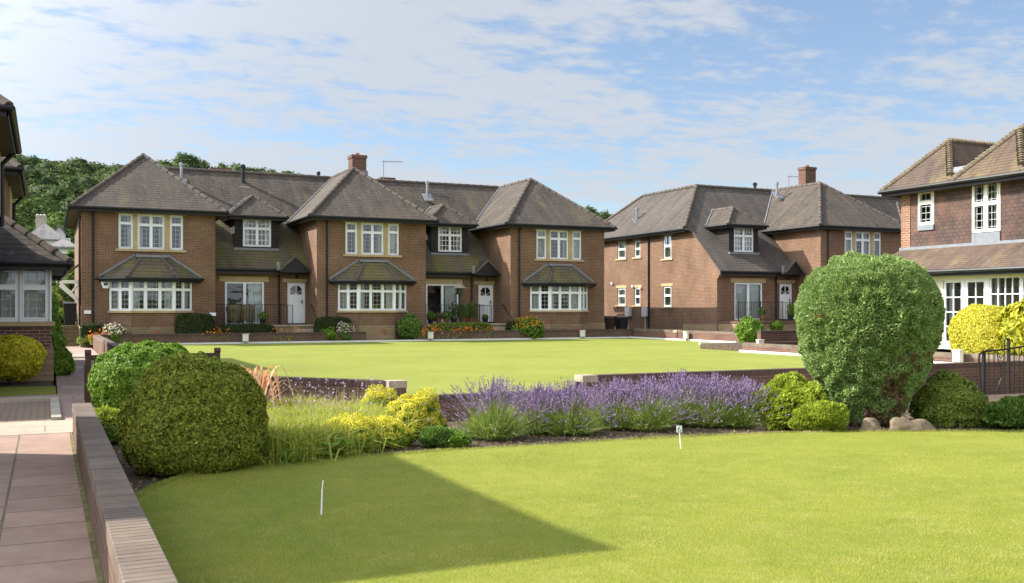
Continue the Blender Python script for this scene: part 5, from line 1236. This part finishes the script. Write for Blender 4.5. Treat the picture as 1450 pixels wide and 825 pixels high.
for k, (u, v) in enumerate([(440, 605), (495, 600), (530, 600)]):
    x, y = gp(u, v, -.03); tuft('seeding_grass', ('tuft of pale dry seed stems near the big clipped bush', 'middle tuft of pale dry seed stems before the short wall', 'tuft of pale dry seed stems beside the stone capped wall end')[k], 'plant', (x, y, -.03), 260, .62, 'seed_head', .42, .0028, .16, .35, 80+k, 'pale seeding grasses', 'mauve_flower', 12, .014, (1.0, 1.2), (1.4, 1), 1)
for k, (u, v) in enumerate([(352, 655), (385, 655), (415, 657), (372, 648)]):
    x, y = gp(u, v, -.02); tuft('strappy_plant', ('low strappy green clump touching the right side of the clipped bush', 'low strappy green clump second from the clipped bush at the lawn edge', 'low strappy green clump left of the round leaved plant', 'low strappy green clump a little behind the lawn edge')[k], 'plant', (x, y+.1, -.02), 130, .30, 'bright_leaf', .75, .009, .08, .6, 90+k, 'strappy clumps at the lawn edge')
# red striped phormium
x, y = 2.75, 14.3
t = tuft('phormium', 'spiky red and cream striped strap leaved plant behind the flower bed', 'plant', (x, y, -.1), 34, .95, 'phormium', .38, .022, .05, .28, 101)
def arch(c, n, h, seed, mat='phormium'):
    q_ = np.random.default_rng(seed); V = []; F = []
    for i in range(n):
        th = q_.random()*6.28; r = q_.uniform(.35, .75); hh = h*q_.uniform(.7, 1); w = .022; side = np.array([-math.sin(th), math.cos(th), 0]); b = len(V); K = 9
        for k in range(K+1):
            s = k/K; p = np.array(c)+np.array([math.cos(th), math.sin(th), 0])*r*s+np.array([0, 0, hh*(4*s*(1-s)*.75+s*.15+.1*math.sin(s*3.1))]); ww = w*(1-s*.85); V += [p-side*ww, p+side*ww]
        for k in range(K): F.append((b+2*k, b+2*k+1, b+2*k+3, b+2*k+2))
    return np.array(V), np.array(F)
V, F = arch((x, y, -.1), 40, 1.0, 5); np_mesh('arching_leaves', V, F, M['phormium'], t)
# yellow flower sprays
def yellow(label, c, r, h, n, seed, ax=(1, 1)):
    t = thing('yellow_flower_clump', c, label, 'flowers', 'yellow flowering clumps'); kw = dict(lump=(.10, 5), lump2=(.06, 13), seed=seed, ax=ax); prof = [(r*.7, 0), (r, h*.25), (r*.95, h*.55), (r*.6, h*.85), (.01, h)]
    P, N = shell(c, prof, n=n, depth=.07, **kw); V, F = leaves(P, N+np.array([0, 0, .6]), .016, .8, 1.1, 0, seed); np_mesh('flowers', V, F, M['alchemilla'], t)
    P, N = shell(c, prof, n=n//6, depth=.10, lump=(.1, 5), lump2=(.06, 13), seed=seed, ax=ax); P[:, 2] = c[2]+(P[:, 2]-c[2])*.75; V, F = leaves(P, N+np.array([0, 0, .5]), .045, .6, 1.1, 0, seed+1); np_mesh('leaves', V, F, M['bright_leaf'], t)
    V, F = core(c, [(a*.8, b*.8) for a, b in prof], lump=(.06, 5), lump2=(.02, 13), seed=seed, ax=ax, shrink=.08); np_mesh('stems', V, F, M['twig'], t, smooth=True)
x, y = gp(487, 632); yellow('left mound of yellow flower sprays beside the grassy clumps', (x, y-.15, -.03), .34, .42, 15000, 111, (1.2, .9))
x, y = gp(540, 628); yellow('front right mound of yellow flower sprays at the lawn edge', (x, y-.05, -.03), .33, .36, 14000, 112, (1.2, .8))
x, y = gp(590, 616); yellow('tallest yellow flowering clump below the brick retaining wall', (x, y+.0, -.03), .34, .62, 18000, 113, (1.1, .9))
x, y = gp(545, 600); yellow('rear yellow flowering clump under the stone capped wall end', (x, y+.2, -.03), .30, .55, 12000, 114)
def lady(c, n, r, seed, label):   # round lobed leaves
    t = thing('round_leaved_plant', c, label, 'plant'); q_ = np.random.default_rng(seed); mb = MB()
    for i in range(n):
        th = q_.random()*6.28; rr = r*math.sqrt(q_.random()); h = .05+.14*q_.random(); s = q_.uniform(.035, .065); x, y = c[0]+rr*math.cos(th), c[1]+rr*math.sin(th)*.6; a, b_ = q_.normal(0, .35, 2)
        mb.poly([(x+s*math.cos(k*.52)*(1+.12*(k % 2)), y+s*math.sin(k*.52)*(1+.12*(k % 2)), c[2]+h+a*s*math.cos(k*.52)+b_*s*math.sin(k*.52)+.008*(k % 2)) for k in range(12)])
        mb.tube((x, y, c[2]), (x, y, c[2]+h), .003, 4)
    mb.build('leaves', M['bright_leaf'], t)
x, y = gp(462, 650, -.02); lady((x, y+.06, -.02), 60, .28, 6, 'low clump of round lobed leaves under the left yellow flowers')
# small greens along the bed
for k, (u, v, r, h, m_, lb_) in enumerate([(648, 634, .20, .16, 'bright_leaf', 'low fresh green cushion left of the first lavender'), (622, 634, .22, .22, 'juniper', 'dark green cushion between the yellow flowers and the lavender'), (148, 600, .35, .20, 'lime', 'low lime green ground plant between the near wall and the big clipped bush'), (160, 628, .30, .16, 'juniper', 'low green ground plant beside the foot of the near wall')]):
    x, y = gp(u, v, -.03); bush('ground_cover_plant', lb_, 'plant', (x, y+.1, -.03), ball(r, h, .2), m_, 5000, .022, lump=(.05, 6), lump2=(.03, 14), seed=120+k, outward=True, up=.7, shrink=.05)

# ================================================================== PLANTING ROUND THE HOUSES
x, y = X_at(20, 23.2), 23.2
t = bush('golden_bush', 'round golden green bush on short stems in front of the left bay window', 'bush', (x, y, .01), [(.12, .12), (.40, .22), (.56, .45), (.60, .65), (.50, .85), (.30, .98), (.01, 1.03)], 'gold_bright', 16000, .045, lump=(.05, 4), lump2=(.04, 9), depth=.06, seed=130)
mb = MB()
for k in range(6): a = k*1.05; mb.tube((x+.06*math.cos(a), y+.06*math.sin(a), 0), (x+.28*math.cos(a), y+.28*math.sin(a), .4), .02, 6)
mb.build('stem', M['bark'], t)
def hedge(label, u0, u1, v_top, Y, dy, mat='box_dark', zb=.16, n=9000, name='clipped_hedge', seed=0, round_=.12, size=.05, group='clipped hedges in front of the terrace'):
    x0, x1 = X_at(u0, Y), X_at(u1, Y); zt = z_at((u0+u1)/2, v_top, Y); c = ((x0+x1)/2, Y+dy/2, zb); r = (x1-x0)/2; h = zt-zb
    prof = [(r*.97, 0), (r, h*.3), (r*.99, h*.7), (r*.93, h*.9), (r*.8, h*.98), (.01, h)]
    return bush(name, label, 'hedge', c, prof, mat, n, size, group, sq=5., ax=(1, dy/2/r), lump=(.03, 2), lump2=(.02, 7), depth=.03, seed=seed, shrink=.05)
hedge('low clipped hedge left of the first bay window behind orange flowers', 113, 150, 459, 43.95, .7, seed=140, n=5000)
hedge('rounded clipped hedge block under the left wing bay window', 150, 176, 459, 43.95, .8, seed=141, n=4000)
hedge('big domed clipped bush at the right corner of the left wing', 250, 306, 444.5, 43.8, .9, seed=142, n=11000)
hedge('long low clipped hedge in front of the left patio', 308, 392, 459.5, 43.8, .8, seed=143, n=11000)
hedge('clipped square hedge at the left corner of the middle wing', 449, 500, 449, 43.8, .8, seed=144, n=9000)
hedge('long low clipped hedge in front of the middle patio', 612, 700, 457, 43.85, .75, 'mound', seed=145, n=11000)
hedge('small clipped bush left of the red leaved shrub', 723, 745, 455, 43.9, .7, seed=146, n=3500)
# golden clipped hedge below the french doors and the shrub beside it
bush('golden_hedge', 'large rounded golden yellow clipped hedge below the french doors', 'hedge', (22.98, Y_at(1398, 22.98), .30), [(.72, 0), (.80, .3), (.82, .7), (.74, 1.02), (.55, 1.25), (.3, 1.38), (.01, 1.42)], 'golden', 36000, .035, sq=3, lump=(.05, 2), lump2=(.02, 8), depth=.035, seed=150, ax=(.92, 1.15), shrink=.05)
bush('glossy_shrub', 'yellow green broad leaved shrub at the right edge beside the golden hedge', 'shrub', (22.9, Y_at(1457, 22.9), .30), ball(.72, 1.5, .5), 'gold_green', 2600, .13, lump=(.14, 3), lump2=(.1, 7), depth=.12, seed=151, rnd=.6, aspect=2.2, shrink=.22)
for k, (u, Y, w, h, zb, m_, lb_, cat) in enumerate([
        (1063, 33.8, .55, 1.15, .05, 'bright_leaf', 'leafy green shrub below the right block railing', 'shrub'),
        (581, 43.9, .55, 1.25, .12, 'juniper', 'tall leafy green shrub at the right corner of the middle wing', 'shrub'),
        (748, 43.95, .80, 1.05, .14, 'bright_leaf', 'green shrub with reddish tops left of the right wing bay window', 'shrub'),
        (465, 43.7, .35, .62, .14, 'bright_leaf', 'fresh green plant in front of the square hedge', 'plant'),
        (488, 43.7, .36, .80, .14, 'juniper', 'variegated plant with pale flowers before the square hedge', 'plant'),
        (163, 43.75, .42, .78, .14, 'bright_leaf', 'pale flowering plant among orange flowers left of the first bay', 'plant'),
        (1085, 34.5, .5, .5, .05, 'juniper', 'small green plant right of the shrub below the railing', 'plant'),
        (1098, 40.2, .3, .45, .5, 'bright_leaf', 'small green plant by the right block railing', 'plant')]):
    t = bush('leafy_shrub' if cat == 'shrub' else 'bedding_plant', lb_, cat, (X_at(u, Y), Y, zb), ball(w, h, .4), m_, 3800, .065, lump=(.14, 3), lump2=(.09, 8), depth=.12, seed=160+k, rnd=.8, shrink=.16)
    if k in (2, 4, 5):
        P, N = shell((X_at(u, Y), Y, zb), ball(w, h, .4)[5:], n=260, lump=(.14, 3), lump2=(.09, 8), seed=160+k, depth=.0); V, F = leaves(P+N*.06, N, .06, .6, 1.2, 0, k); np_mesh('flowers', V, F, M['pink_flower' if k != 2 else 'orange_flower'], t)
def flower_patch(label, u0, u1, Y, h, n, seed, fl=True, zb=.14):
    x0, x1 = X_at(u0, Y), X_at(u1, Y); t = thing('orange_flowers' if fl else 'yellow_grass_plants', ((x0+x1)/2, Y, zb), label, 'flowers', 'flower clumps along the far wall'); q_ = np.random.default_rng(seed)
    b = np.stack([q_.uniform(x0, x1, n), q_.normal(Y, .12, n), np.full(n, zb)], 1); d = unit(np.stack([q_.normal(0, .35, n), q_.normal(0, .35, n), np.ones(n)], 1)); L = q_.uniform(.5, 1.05, n)*h
    V, F = blades(b, d, L, .013, .4, seed); np_mesh('leaves', V, F, M['lime' if not fl else 'grass_blade'], t)
    k = n//6 if fl else n//14; P = (b+d*L[:, None])[:k]; P = np.repeat(P, 4, 0)+q_.normal(0, .03, (k*4, 3)); V, F = leaves(P, q_.normal(0, 1, P.shape), .06, .5, 1.2, 0, seed); np_mesh('flowers', V, F, M['orange_flower'], t)
flower_patch('orange flowers left of the first bay window behind the wall', 128, 160, 43.75, .62, 260, 1)
flower_patch('orange flowers beside the big domed bush', 290, 322, 43.72, .60, 200, 2)
flower_patch('yellow green grassy plants in front of the left door', 385, 428, 43.72, .62, 320, 3, False)
flower_patch('yellow and orange flowers left of the middle patio hedge', 588, 625, 43.72, .66, 330, 4)
flower_patch('orange flowers in front of the middle patio hedge', 628, 668, 43.72, .60, 300, 5)
flower_patch('yellow green grassy plants below the middle door', 670, 705, 43.72, .58, 260, 6, False)
# plants along the left house and at the back of the path
for k, (x, Y, w, h, zb, m_, lb_, name, cat) in enumerate([
        (.05, 29.5, .45, 1.3, 0, 'bright_leaf', 'leafy flowering shrub beside the left house wall along the path', 'leafy_shrub', 'shrub'),
        (.28, 26.2, .35, .65, 0, 'bright_leaf', 'low bright green plant spilling over the far path edge', 'bedding_plant', 'plant'),
        (.05, 36, .40, 2.2, 0, 'juniper', 'tall narrow shrub next to the timber steps', 'leafy_shrub', 'shrub'),
        (-.1, 52, .95, 1.75, .86, 'lav_green', 'pale round clipped bush behind the timber steps', 'round_bush', 'bush'),
        (.3, 50.2, 1.0, .75, .86, 'bright_leaf', 'low green hedge at the top of the timber steps', 'leafy_shrub', 'shrub'),
        (1.3, 60, 1.6, 2.9, .86, 'tree_leaf2', 'loose tall shrub seen under the timber porch canopy', 'leafy_shrub', 'shrub'),
        (-2.2, 62, 1.8, 2.6, .86, 'juniper', 'dark green shrub at the back of the left garden', 'leafy_shrub', 'shrub'),
        (1.45, 44.2, .28, .42, .1, 'lav_green', 'grey green cushion plant at the end of the brick wall by the steps', 'bedding_plant', 'plant')]):
    bush(name, lb_, cat, (x, Y, zb), ball(w, h, .4), m_, 5000 if w < 1.2 else 8000, .055 if w < 1.2 else .11, lump=(.12*w*1.5, 3), lump2=(.06, 8), depth=.1, seed=180+k, shrink=.14)

# ------------------------------------------------------------------ things on the patios
def pot_plant(x, y, z, h, w, label, mat='bright_leaf', pot='terracotta', fl=None):
    t = thing('potted_plant', (x, y, z), label, 'potted plant', 'potted plants on the patios'); mb = MB(); mb.lathe((x, y, z), [(.10, 0), (.15, .24), (.165, .26), (.165, .30), (.13, .30)], 14); mb.build('pot', M[pot], t)
    P, N = shell((x, y, z+.24), ball(w, h, .6), n=700, lump=(.08, 5), lump2=(.05, 10), depth=.15, seed=int(x*10)); V, F = leaves(P, N, .055, .8, 1.5, 0, 3); np_mesh('leaves', V, F, M[mat], t)
    if fl: V, F = leaves(P[:90]+N[:90]*.03, N[:90], .05, .5, 1.1, 0, 4); np_mesh('flowers', V, F, M[fl], t)
px = lambda u, y=45.5: X_at(u, y)
pot_plant(px(372, 45.4), 45.4, .86, .35, .2, 'potted plant with yellow flowers at the end of the covered chairs', fl='golden', pot='plastic')
for k, (u, y, h, w, fl, lb_) in enumerate([(610, 45.4, .35, .22, None, 'small potted plant in the left corner of the middle patio'), (621, 45.6, .3, .2, 'pink_flower', 'potted plant with pink flowers before the middle french window'), (632, 45.4, .4, .25, 'pink_flower', 'taller pink flowering pot left of the white curtain'), (643, 45.5, .85, .28, 'pink_flower', 'tall bushy potted plant in front of the right hand french pane'), (656, 45.6, .75, .3, None, 'large leafy potted plant beside the bird table post'), (668, 45.9, .85, .28, None, 'leafy potted plant between the bird table and the middle door'), (687, 45.4, .22, .16, None, 'small round green potted plant below the middle door')]):
    pot_plant(px(u, y), y, .86, h, w, lb_, 'juniper' if k % 2 else 'bright_leaf', 'terracotta' if k % 3 else 'plastic', fl)
pot_plant(X_at(1079, 41.2), 41.2, .97, .5, .2, 'potted plant behind the right block railing', pot='terracotta'); pot_plant(X_at(1119, 41.0), 41.0, .97, .7, .18, 'yellow flowering pot beside the right block door', fl='golden', pot='plastic')
bx_, by_ = X_at(651, 45.3), 45.3; t = thing('bird_table', (bx_, by_, .86), 'dark green wooden bird table with a pale pitched roof on the middle patio', 'bird table')
mb = MB(); mb.box(bx_-.055, bx_+.055, by_-.055, by_+.055, .86, 2.3); mb.box(bx_-.22, bx_+.22, by_-.05, by_+.05, .86, .95); mb.build('post', plain_mat('dark green wood', (.035, .055, .03), .7), t)
mb = MB(); mb.box(bx_-.2, bx_+.2, by_-.2, by_+.2, 2.3, 2.34); mb.box(bx_-.12, bx_+.12, by_-.12, by_+.12, 2.34, 2.62); mb.build('feeder', plain_mat('dark green wood 2', (.035, .055, .03), .7), t)
mb = MB(); mb.lathe((bx_, by_, 2.62), [(.36, 0), (.2, .13), (.03, .25)], 4); mb.build('roof', M['stone2'], t)
# covered garden furniture on the left patio
M['cover'] = plain_mat('olive furniture cover', (.14, .12, .06), .6, .35, 9)
for k, (u, lb_) in enumerate([(331, 'left garden chair under an olive cover on the left patio'), (350, 'right garden chair under an olive cover on the left patio')]):
    x = X_at(u, 45.9); y = 45.9; t = thing('covered_chair', (x, y, .86), lb_, 'chair', 'covered garden chairs')
    mb = MB(); n = 14; ring = lambda s, z, w: [(x+s*w*math.cos(a), y+.26*math.sin(a)*s, z) for a in [2*math.pi*i/n for i in range(n)]]
    lv = [(.92, 1.05, .30), (1, 1.2, .30), (.95, 1.45, .33), (1.0, 1.6, .36), (.85, 1.74, .36), (.4, 1.80, .34)]
    for (s0, z0_, w0), (s1, z1_, w1_) in zip(lv, lv[1:]):
        A_, B_ = ring(s0, z0_, w0), ring(s1, z1_, w1_)
        for i in range(n): mb.poly([A_[i], A_[(i+1) % n], B_[(i+1) % n], B_[i]])
    mb.poly(ring(.4, 1.80, .34)); mb.build('cover', M['cover'], t, smooth=True)
    for sx in (-.22, .22):
        for sy in (-.18, .18): mb = MB(); mb.tube((x+sx, y+sy, .86), (x+sx*.9, y+sy*.9, 1.1), .018, 6); mb.build('leg', M['black'], t)

# ================================================================== FAR GROUND, WOODS, FAR HOUSES
HP = [(-400, 255), (20, 270), (60, 273), (100, 272), (150, 270), (200, 264), (240, 256), (300, 256), (410, 257), (480, 300), (560, 315), (700, 310), (840, 306), (870, 312), (1000, 340), (1250, 380), (1600, 400), (2600, 425)]
def hill_h(az):   # azimuth relative to the view axis
    u = 725+1400*np.tan(np.clip(az, -1.2, 1.2)); v = np.interp(u, [p[0] for p in HP], [p[1] for p in HP]); return (437-v)/1400*250*np.cos(np.clip(az, -1.2, 1.2))**-1*.95-2
def hill_z(X, Y):
    az = np.arctan2(X, Y)-YAW; az = (az+np.pi) % (2*np.pi)-np.pi; rho = np.hypot(X, Y); H = np.where(np.abs(az) < 1.3, hill_h(az), 6); s = np.clip((rho-105)/(250-105), 0, 1); s = s*s*(3-2*s); return -.6+H*s+(rho > 250)*(rho-250)*.0
az = np.linspace(-np.pi, np.pi, 181); rho = np.array([80, 95, 105, 120, 140, 160, 180, 200, 220, 240, 255, 300, 500, 1200, 3000.]); A, Rr = np.meshgrid(az, rho); Xh = (Rr*np.sin(A)).ravel(); Yh = (Rr*np.cos(A)).ravel(); Zh = hill_z(Xh, Yh)+(vnoise(np.stack([Xh, Yh, 0*Xh], 1), .03, 2)-.5)*3*(np.hypot(Xh, Yh) > 100)
F = np.array([(j*181+i, j*181+i+1, (j+1)*181+i+1, (j+1)*181+i) for j in range(14) for i in range(180)]); o = np_mesh('hillside', np.stack([Xh, Yh, Zh], 1), F, M['rough_grass'], loc=(0, 0, 0), smooth=True); props(o, kind='structure')
def crown_pts(c, r, h, n, seed, size, prof=None):
    prof = prof or [(r*.35, h*.10), (r*.8, h*.28), (r, h*.5), (r*.9, h*.7), (r*.6, h*.9), (.05, h)]
    P, N = shell((0, 0, 0), prof, n=n, lump=(r*.28, 1.1/r*1.6), lump2=(r*.14, 3.2/r*1.4), depth=r*.16, seed=seed); P = P+np.array(c); V, F = leaves(P, N+np.array([0, 0, .4]), size, .6, 1.3, 0, seed); return V, F
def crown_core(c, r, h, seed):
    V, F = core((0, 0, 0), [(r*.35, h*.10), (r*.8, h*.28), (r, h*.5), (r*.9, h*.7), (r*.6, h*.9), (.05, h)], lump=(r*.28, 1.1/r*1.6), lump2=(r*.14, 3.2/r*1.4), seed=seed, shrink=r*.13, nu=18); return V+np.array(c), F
# the wood on the hill reads as one mass
VV = []; cores = []; q_ = np.random.default_rng(77); cnt = 0
for az_u, n_t in ((np.array([-30, 480]), 470), (np.array([800, 900]), 26), (np.array([480, 800]), 30)):
    for k in range(n_t):
        u = q_.uniform(*az_u); a = math.atan((u-725)/1400); rh = q_.uniform(125, 262) if q_.random() < .7 else q_.uniform(235, 265); x, y = rh*math.sin(a+YAW), rh*math.cos(a+YAW); z = float(hill_z(np.array([x]), np.array([y]))[0]); r = q_.uniform(2.2, 4.2); h = r*q_.uniform(1.6, 2.1)
        VV.append(crown_pts((x, y, z-1), r, h, 1100, 300+k, .42)); cores.append(crown_core((x, y, z-1), r, h, 300+k))
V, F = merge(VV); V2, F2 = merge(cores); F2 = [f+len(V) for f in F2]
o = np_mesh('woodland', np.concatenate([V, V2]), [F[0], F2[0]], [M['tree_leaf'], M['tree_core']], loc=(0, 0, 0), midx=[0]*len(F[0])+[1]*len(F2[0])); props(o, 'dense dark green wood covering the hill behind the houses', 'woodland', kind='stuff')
def tree(label, x, y, z, h, r, seed, mat='tree_leaf2', n=9000, size=.34, name='broadleaf_tree', group='trees on the near slope'):
    t = thing(name, (x, y, z), label, 'tree', group); q2 = np.random.default_rng(seed); mb = MB(); mb.tube((x, y, z-.5), (x+.1, y, z+h*.35), r*.09, 8, r*.06)
    for k in range(7): a = k*.9+q2.random(); e = q2.uniform(.5, .8); mb.tube((x+.1, y, z+h*.3), (x+r*.6*math.cos(a), y+r*.6*math.sin(a), z+h*e), r*.045, 6, r*.012)
    mb.build('trunk', M['bark'], t); VV = []
    VV.append(crown_pts((x, y, z+h*.1), r*.8, h*.85, n//2, seed, size))
    for k in range(7): a = k*.9+q2.random()*.6; rr = r*q2.uniform(.35, .5); VV.append(crown_pts((x+r*.5*math.cos(a), y+r*.5*math.sin(a), z+h*q2.uniform(.2, .55)), rr, rr*2, n//12, seed+k+1, size))
    V, F = merge(VV); np_mesh('crown', V, F, M[mat], t)
def dirp(u, d): a = math.atan((u-725)/1400); rh = d/math.cos(a); return rh*math.sin(a+YAW), rh*math.cos(a+YAW)
for k, (u, d, vt, r, m_, lb_) in enumerate([(88, 112, 290, 4.2, 'tree_leaf2', 'bright green tree behind the slate roofed house'), (50, 120, 268, 5.6, 'tree_leaf', 'grey green tree on the slope left of the bright one'), (112, 128, 300, 3.6, 'tree_leaf2', 'smaller tree between the white gable and the terrace roof'), (28, 105, 300, 4.0, 'tree_leaf', 'dark tree beside the left house roof'), (100, 72, 352, 2.2, 'tree_leaf2', 'small garden tree behind the terrace side wall')]):
    x, y = dirp(u, d); zt = EYE+(437-vt)/1400*d; zb = float(hill_z(np.array([x]), np.array([y]))[0]); tree(lb_, x, y, zb, zt-zb, r, 400+k, m_)
# far houses
def far_house(label, u0, u1, v_e, v_r, d, dep, mat='slate', wall_='render', chim=None, gable=False, pots=3):
    x0, y0 = dirp(u0, d); x1, y1 = dirp(u1, d); w = math.hypot(x1-x0, y1-y0); cx, cy = (x0+x1)/2, (y0+y1)/2; ze = EYE+(437-v_e)/1400*d; zr = EYE+(437-v_r)/1400*d
    B = thing('far_house', (cx, cy+dep/2, -.6), label, 'house', 'older houses behind the left gap'); X0, X1, Y0, Y1 = cx-w/2, cx+w/2, cy, cy+dep
    mb = MB(); mb.box(X0+.3, X1-.3, Y0+.3, Y1-.3, -.6, ze)
    if gable: mb.poly([(X0+.3, Y0+.3, ze), (X1-.3, Y0+.3, ze), (cx, Y0+.3, zr-.15)])
    mb.build('wall', M[wall_], B); rb = MB()
    if gable: rb.sheet([(X0, Y0, ze-.1), (cx, Y0, zr), (cx, Y1, zr), (X0, Y1, ze-.1)], .12); rb.sheet([(X1, Y0, ze-.1), (X1, Y1, ze-.1), (cx, Y1, zr), (cx, Y0, zr)], .12)
    else:
        a = (cx, Y0+w/2, zr); b = (cx, max(Y1-w/2, Y0+w/2+.5), zr); rb.sheet([(X0, Y0, ze), (X1, Y0, ze), a], .12); rb.sheet([(X1, Y0, ze), (X1, Y1, ze), b, a], .12); rb.sheet([(X0, Y0, ze), a, b, (X0, Y1, ze)], .12); rb.sheet([(X1, Y1, ze), (X0, Y1, ze), b], .12)
    rb.build('roof', M[mat], B)
    if chim: 
        for (u, vt) in chim: x, y = dirp(u, d+dep/2); chimney(B, x, y, ze, EYE+(437-vt)/1400*(d+dep/2), 1.0*d/100, .7, pots, 'kerb')
    mb = MB()
    for k in range(3): xx = X0+w*(k+.7)/3.4; mb.box(xx-.5, xx+.5, Y0+.22, Y0+.31, ze-1.9, ze-.5)
    mb.build('window', M['glass'], B)
    mb = MB()
    for k in range(3): xx = X0+w*(k+.7)/3.4; mb.box(xx-.58, xx+.58, Y0+.24, Y0+.302, ze-1.98, ze-.42)
    mb.build('window_frame', M['white'], B)
far_house('pale rendered house with a grey slate hipped roof and a chimney in the left gap', 36, 91, 338, 313, 92, 8, chim=[(58, 305)])
far_house('white gabled house peeping out behind the slate roofed one', 72, 96, 331, 317, 108, 8, gable=True, chim=[(86, 313)], pots=2)
far_house('cream house with a low grey roof just left of the terrace side wall', 68, 112, 349, 336, 80, 7, mat='slate', wall_='cream')

# ------------------------------------------------------------------ lawn blades
def in_poly(x, y, poly):
    c = np.zeros(len(x), bool); n = len(poly)
    for i in range(n):
        x0, y0 = poly[i]; x1, y1 = poly[(i+1) % n]
        m = ((y0 > y) != (y1 > y)) & (x < (x1-x0)*(y-y0)/((y1-y0) if abs(y1-y0) > 1e-9 else 1e-9)+x0); c ^= m
    return c
q_ = np.random.default_rng(5); pts = []
for (d0, d1, dens) in ((4.9, 6.5, 12000), (6.5, 8.5, 8500), (8.5, 11, 5200), (11, 14.5, 3000)):
    n = int((d1-d0)*(d0+d1)/2*1.12*dens); d = q_.uniform(d0, d1, n); keep = q_.random(n) < d/d1; d = d[keep]; r = q_.uniform(-.56, .56, len(d))
    X = d*(SN+CS*r); Y = d*(CS-SN*r); m = in_poly(X, Y, lawn); pts.append(np.stack([X[m], Y[m]], 1))
pts = np.concatenate(pts); n_main = len(pts)
ed = np.array(edge); sg = q_.integers(0, len(ed)-1, 16000); tt = q_.random(16000)[:, None]; ep = ed[sg]*(1-tt)+ed[sg+1]*tt+q_.normal(0, .022, (16000, 2))
pts = np.concatenate([pts, ep]); n = len(pts)
th = q_.random(n)*2*np.pi; lean = np.abs(q_.normal(0, .55, n)); hgt = q_.uniform(.010, .022, n)*(1+.6*(vnoise(np.concatenate([pts, np.zeros((n, 1))], 1), 1.6, 9)-.5)); hgt[n_main:] *= 2.0; wd = q_.uniform(.0012, .0022, n)
b = np.concatenate([pts, np.full((n, 1), -.002)], 1); sd = np.stack([-np.sin(th), np.cos(th), np.zeros(n)], 1)*wd[:, None]; tip = b+np.stack([np.cos(th)*np.sin(lean), np.sin(th)*np.sin(lean), np.cos(lean)], 1)*hgt[:, None]
V = np.stack([b-sd, b+sd, tip], 1).reshape(-1, 3)
t_ = NT('lawn blades'); g_ = t_.new('NewGeometry'); W_ = t_.coord('World'); c_ = t_.mix(g_.outputs['Random Per Island'], (.25, .31, .04), (.40, .45, .075)); c_ = t_.mix(t_.rng(t_.noise(W_, .9, 5, .6), .35, .7), c_, t_.mix(g_.outputs['Random Per Island'], (.36, .375, .055), (.50, .49, .10)))
c_ = t_.mix(t_.rng(t_.noise(W_, 2.4, 6, .7), .50, .66, 0, .75), c_, (.60, .53, .19)); c_ = t_.mix(t_.rng(t_.noise(W_, 1.7, 5, .6), .32, .47, .7, 0), c_, (.20, .29, .045)); c_ = t_.mix(t_.rng(t_.noise(W_, 7, 4, .6), .55, .75, 0, .6), c_, (.50, .43, .16)); t_.color(c_); t_.rough(.5); t_.b.inputs['Specular IOR Level'].default_value = .3
tr_ = t_.new('BsdfTranslucent'); t_.link(c_, tr_.inputs[0]); mx_ = t_.new('MixShader'); mx_.inputs[0].default_value = .45; t_.link(t_.b.outputs[0], mx_.inputs[1]); t_.link(tr_.outputs[0], mx_.inputs[2]); t_.link(mx_.outputs[0], t_.out.inputs[0])
# dead leaves and crumbs lying on the soil of the bed
n = 9000; lx = q_.uniform(.5, 13, n); ly = q_.uniform(8.6, 13.2, n); m = in_poly(lx, ly, bed); lp = np.stack([lx[m], ly[m], np.full(m.sum(), -.028)], 1)
V_, F_ = leaves(lp, np.tile([0, 0, 1.0], (len(lp), 1)), .028, .5, 1.5, 0, 91); props(np_mesh('leaf_litter', V_, F_, M['litter'], loc=(0, 0, 0)), 'dead leaves and crumbs scattered on the soil of the flower bed', 'leaf litter', kind='stuff')
n = len(pts)
o = np_mesh('lawn_grass', V, np.arange(n*3).reshape(-1, 3), t_.mat, loc=(0, 0, 0)); props(o, 'short mown grass blades of the near lawn', 'grass', kind='stuff')
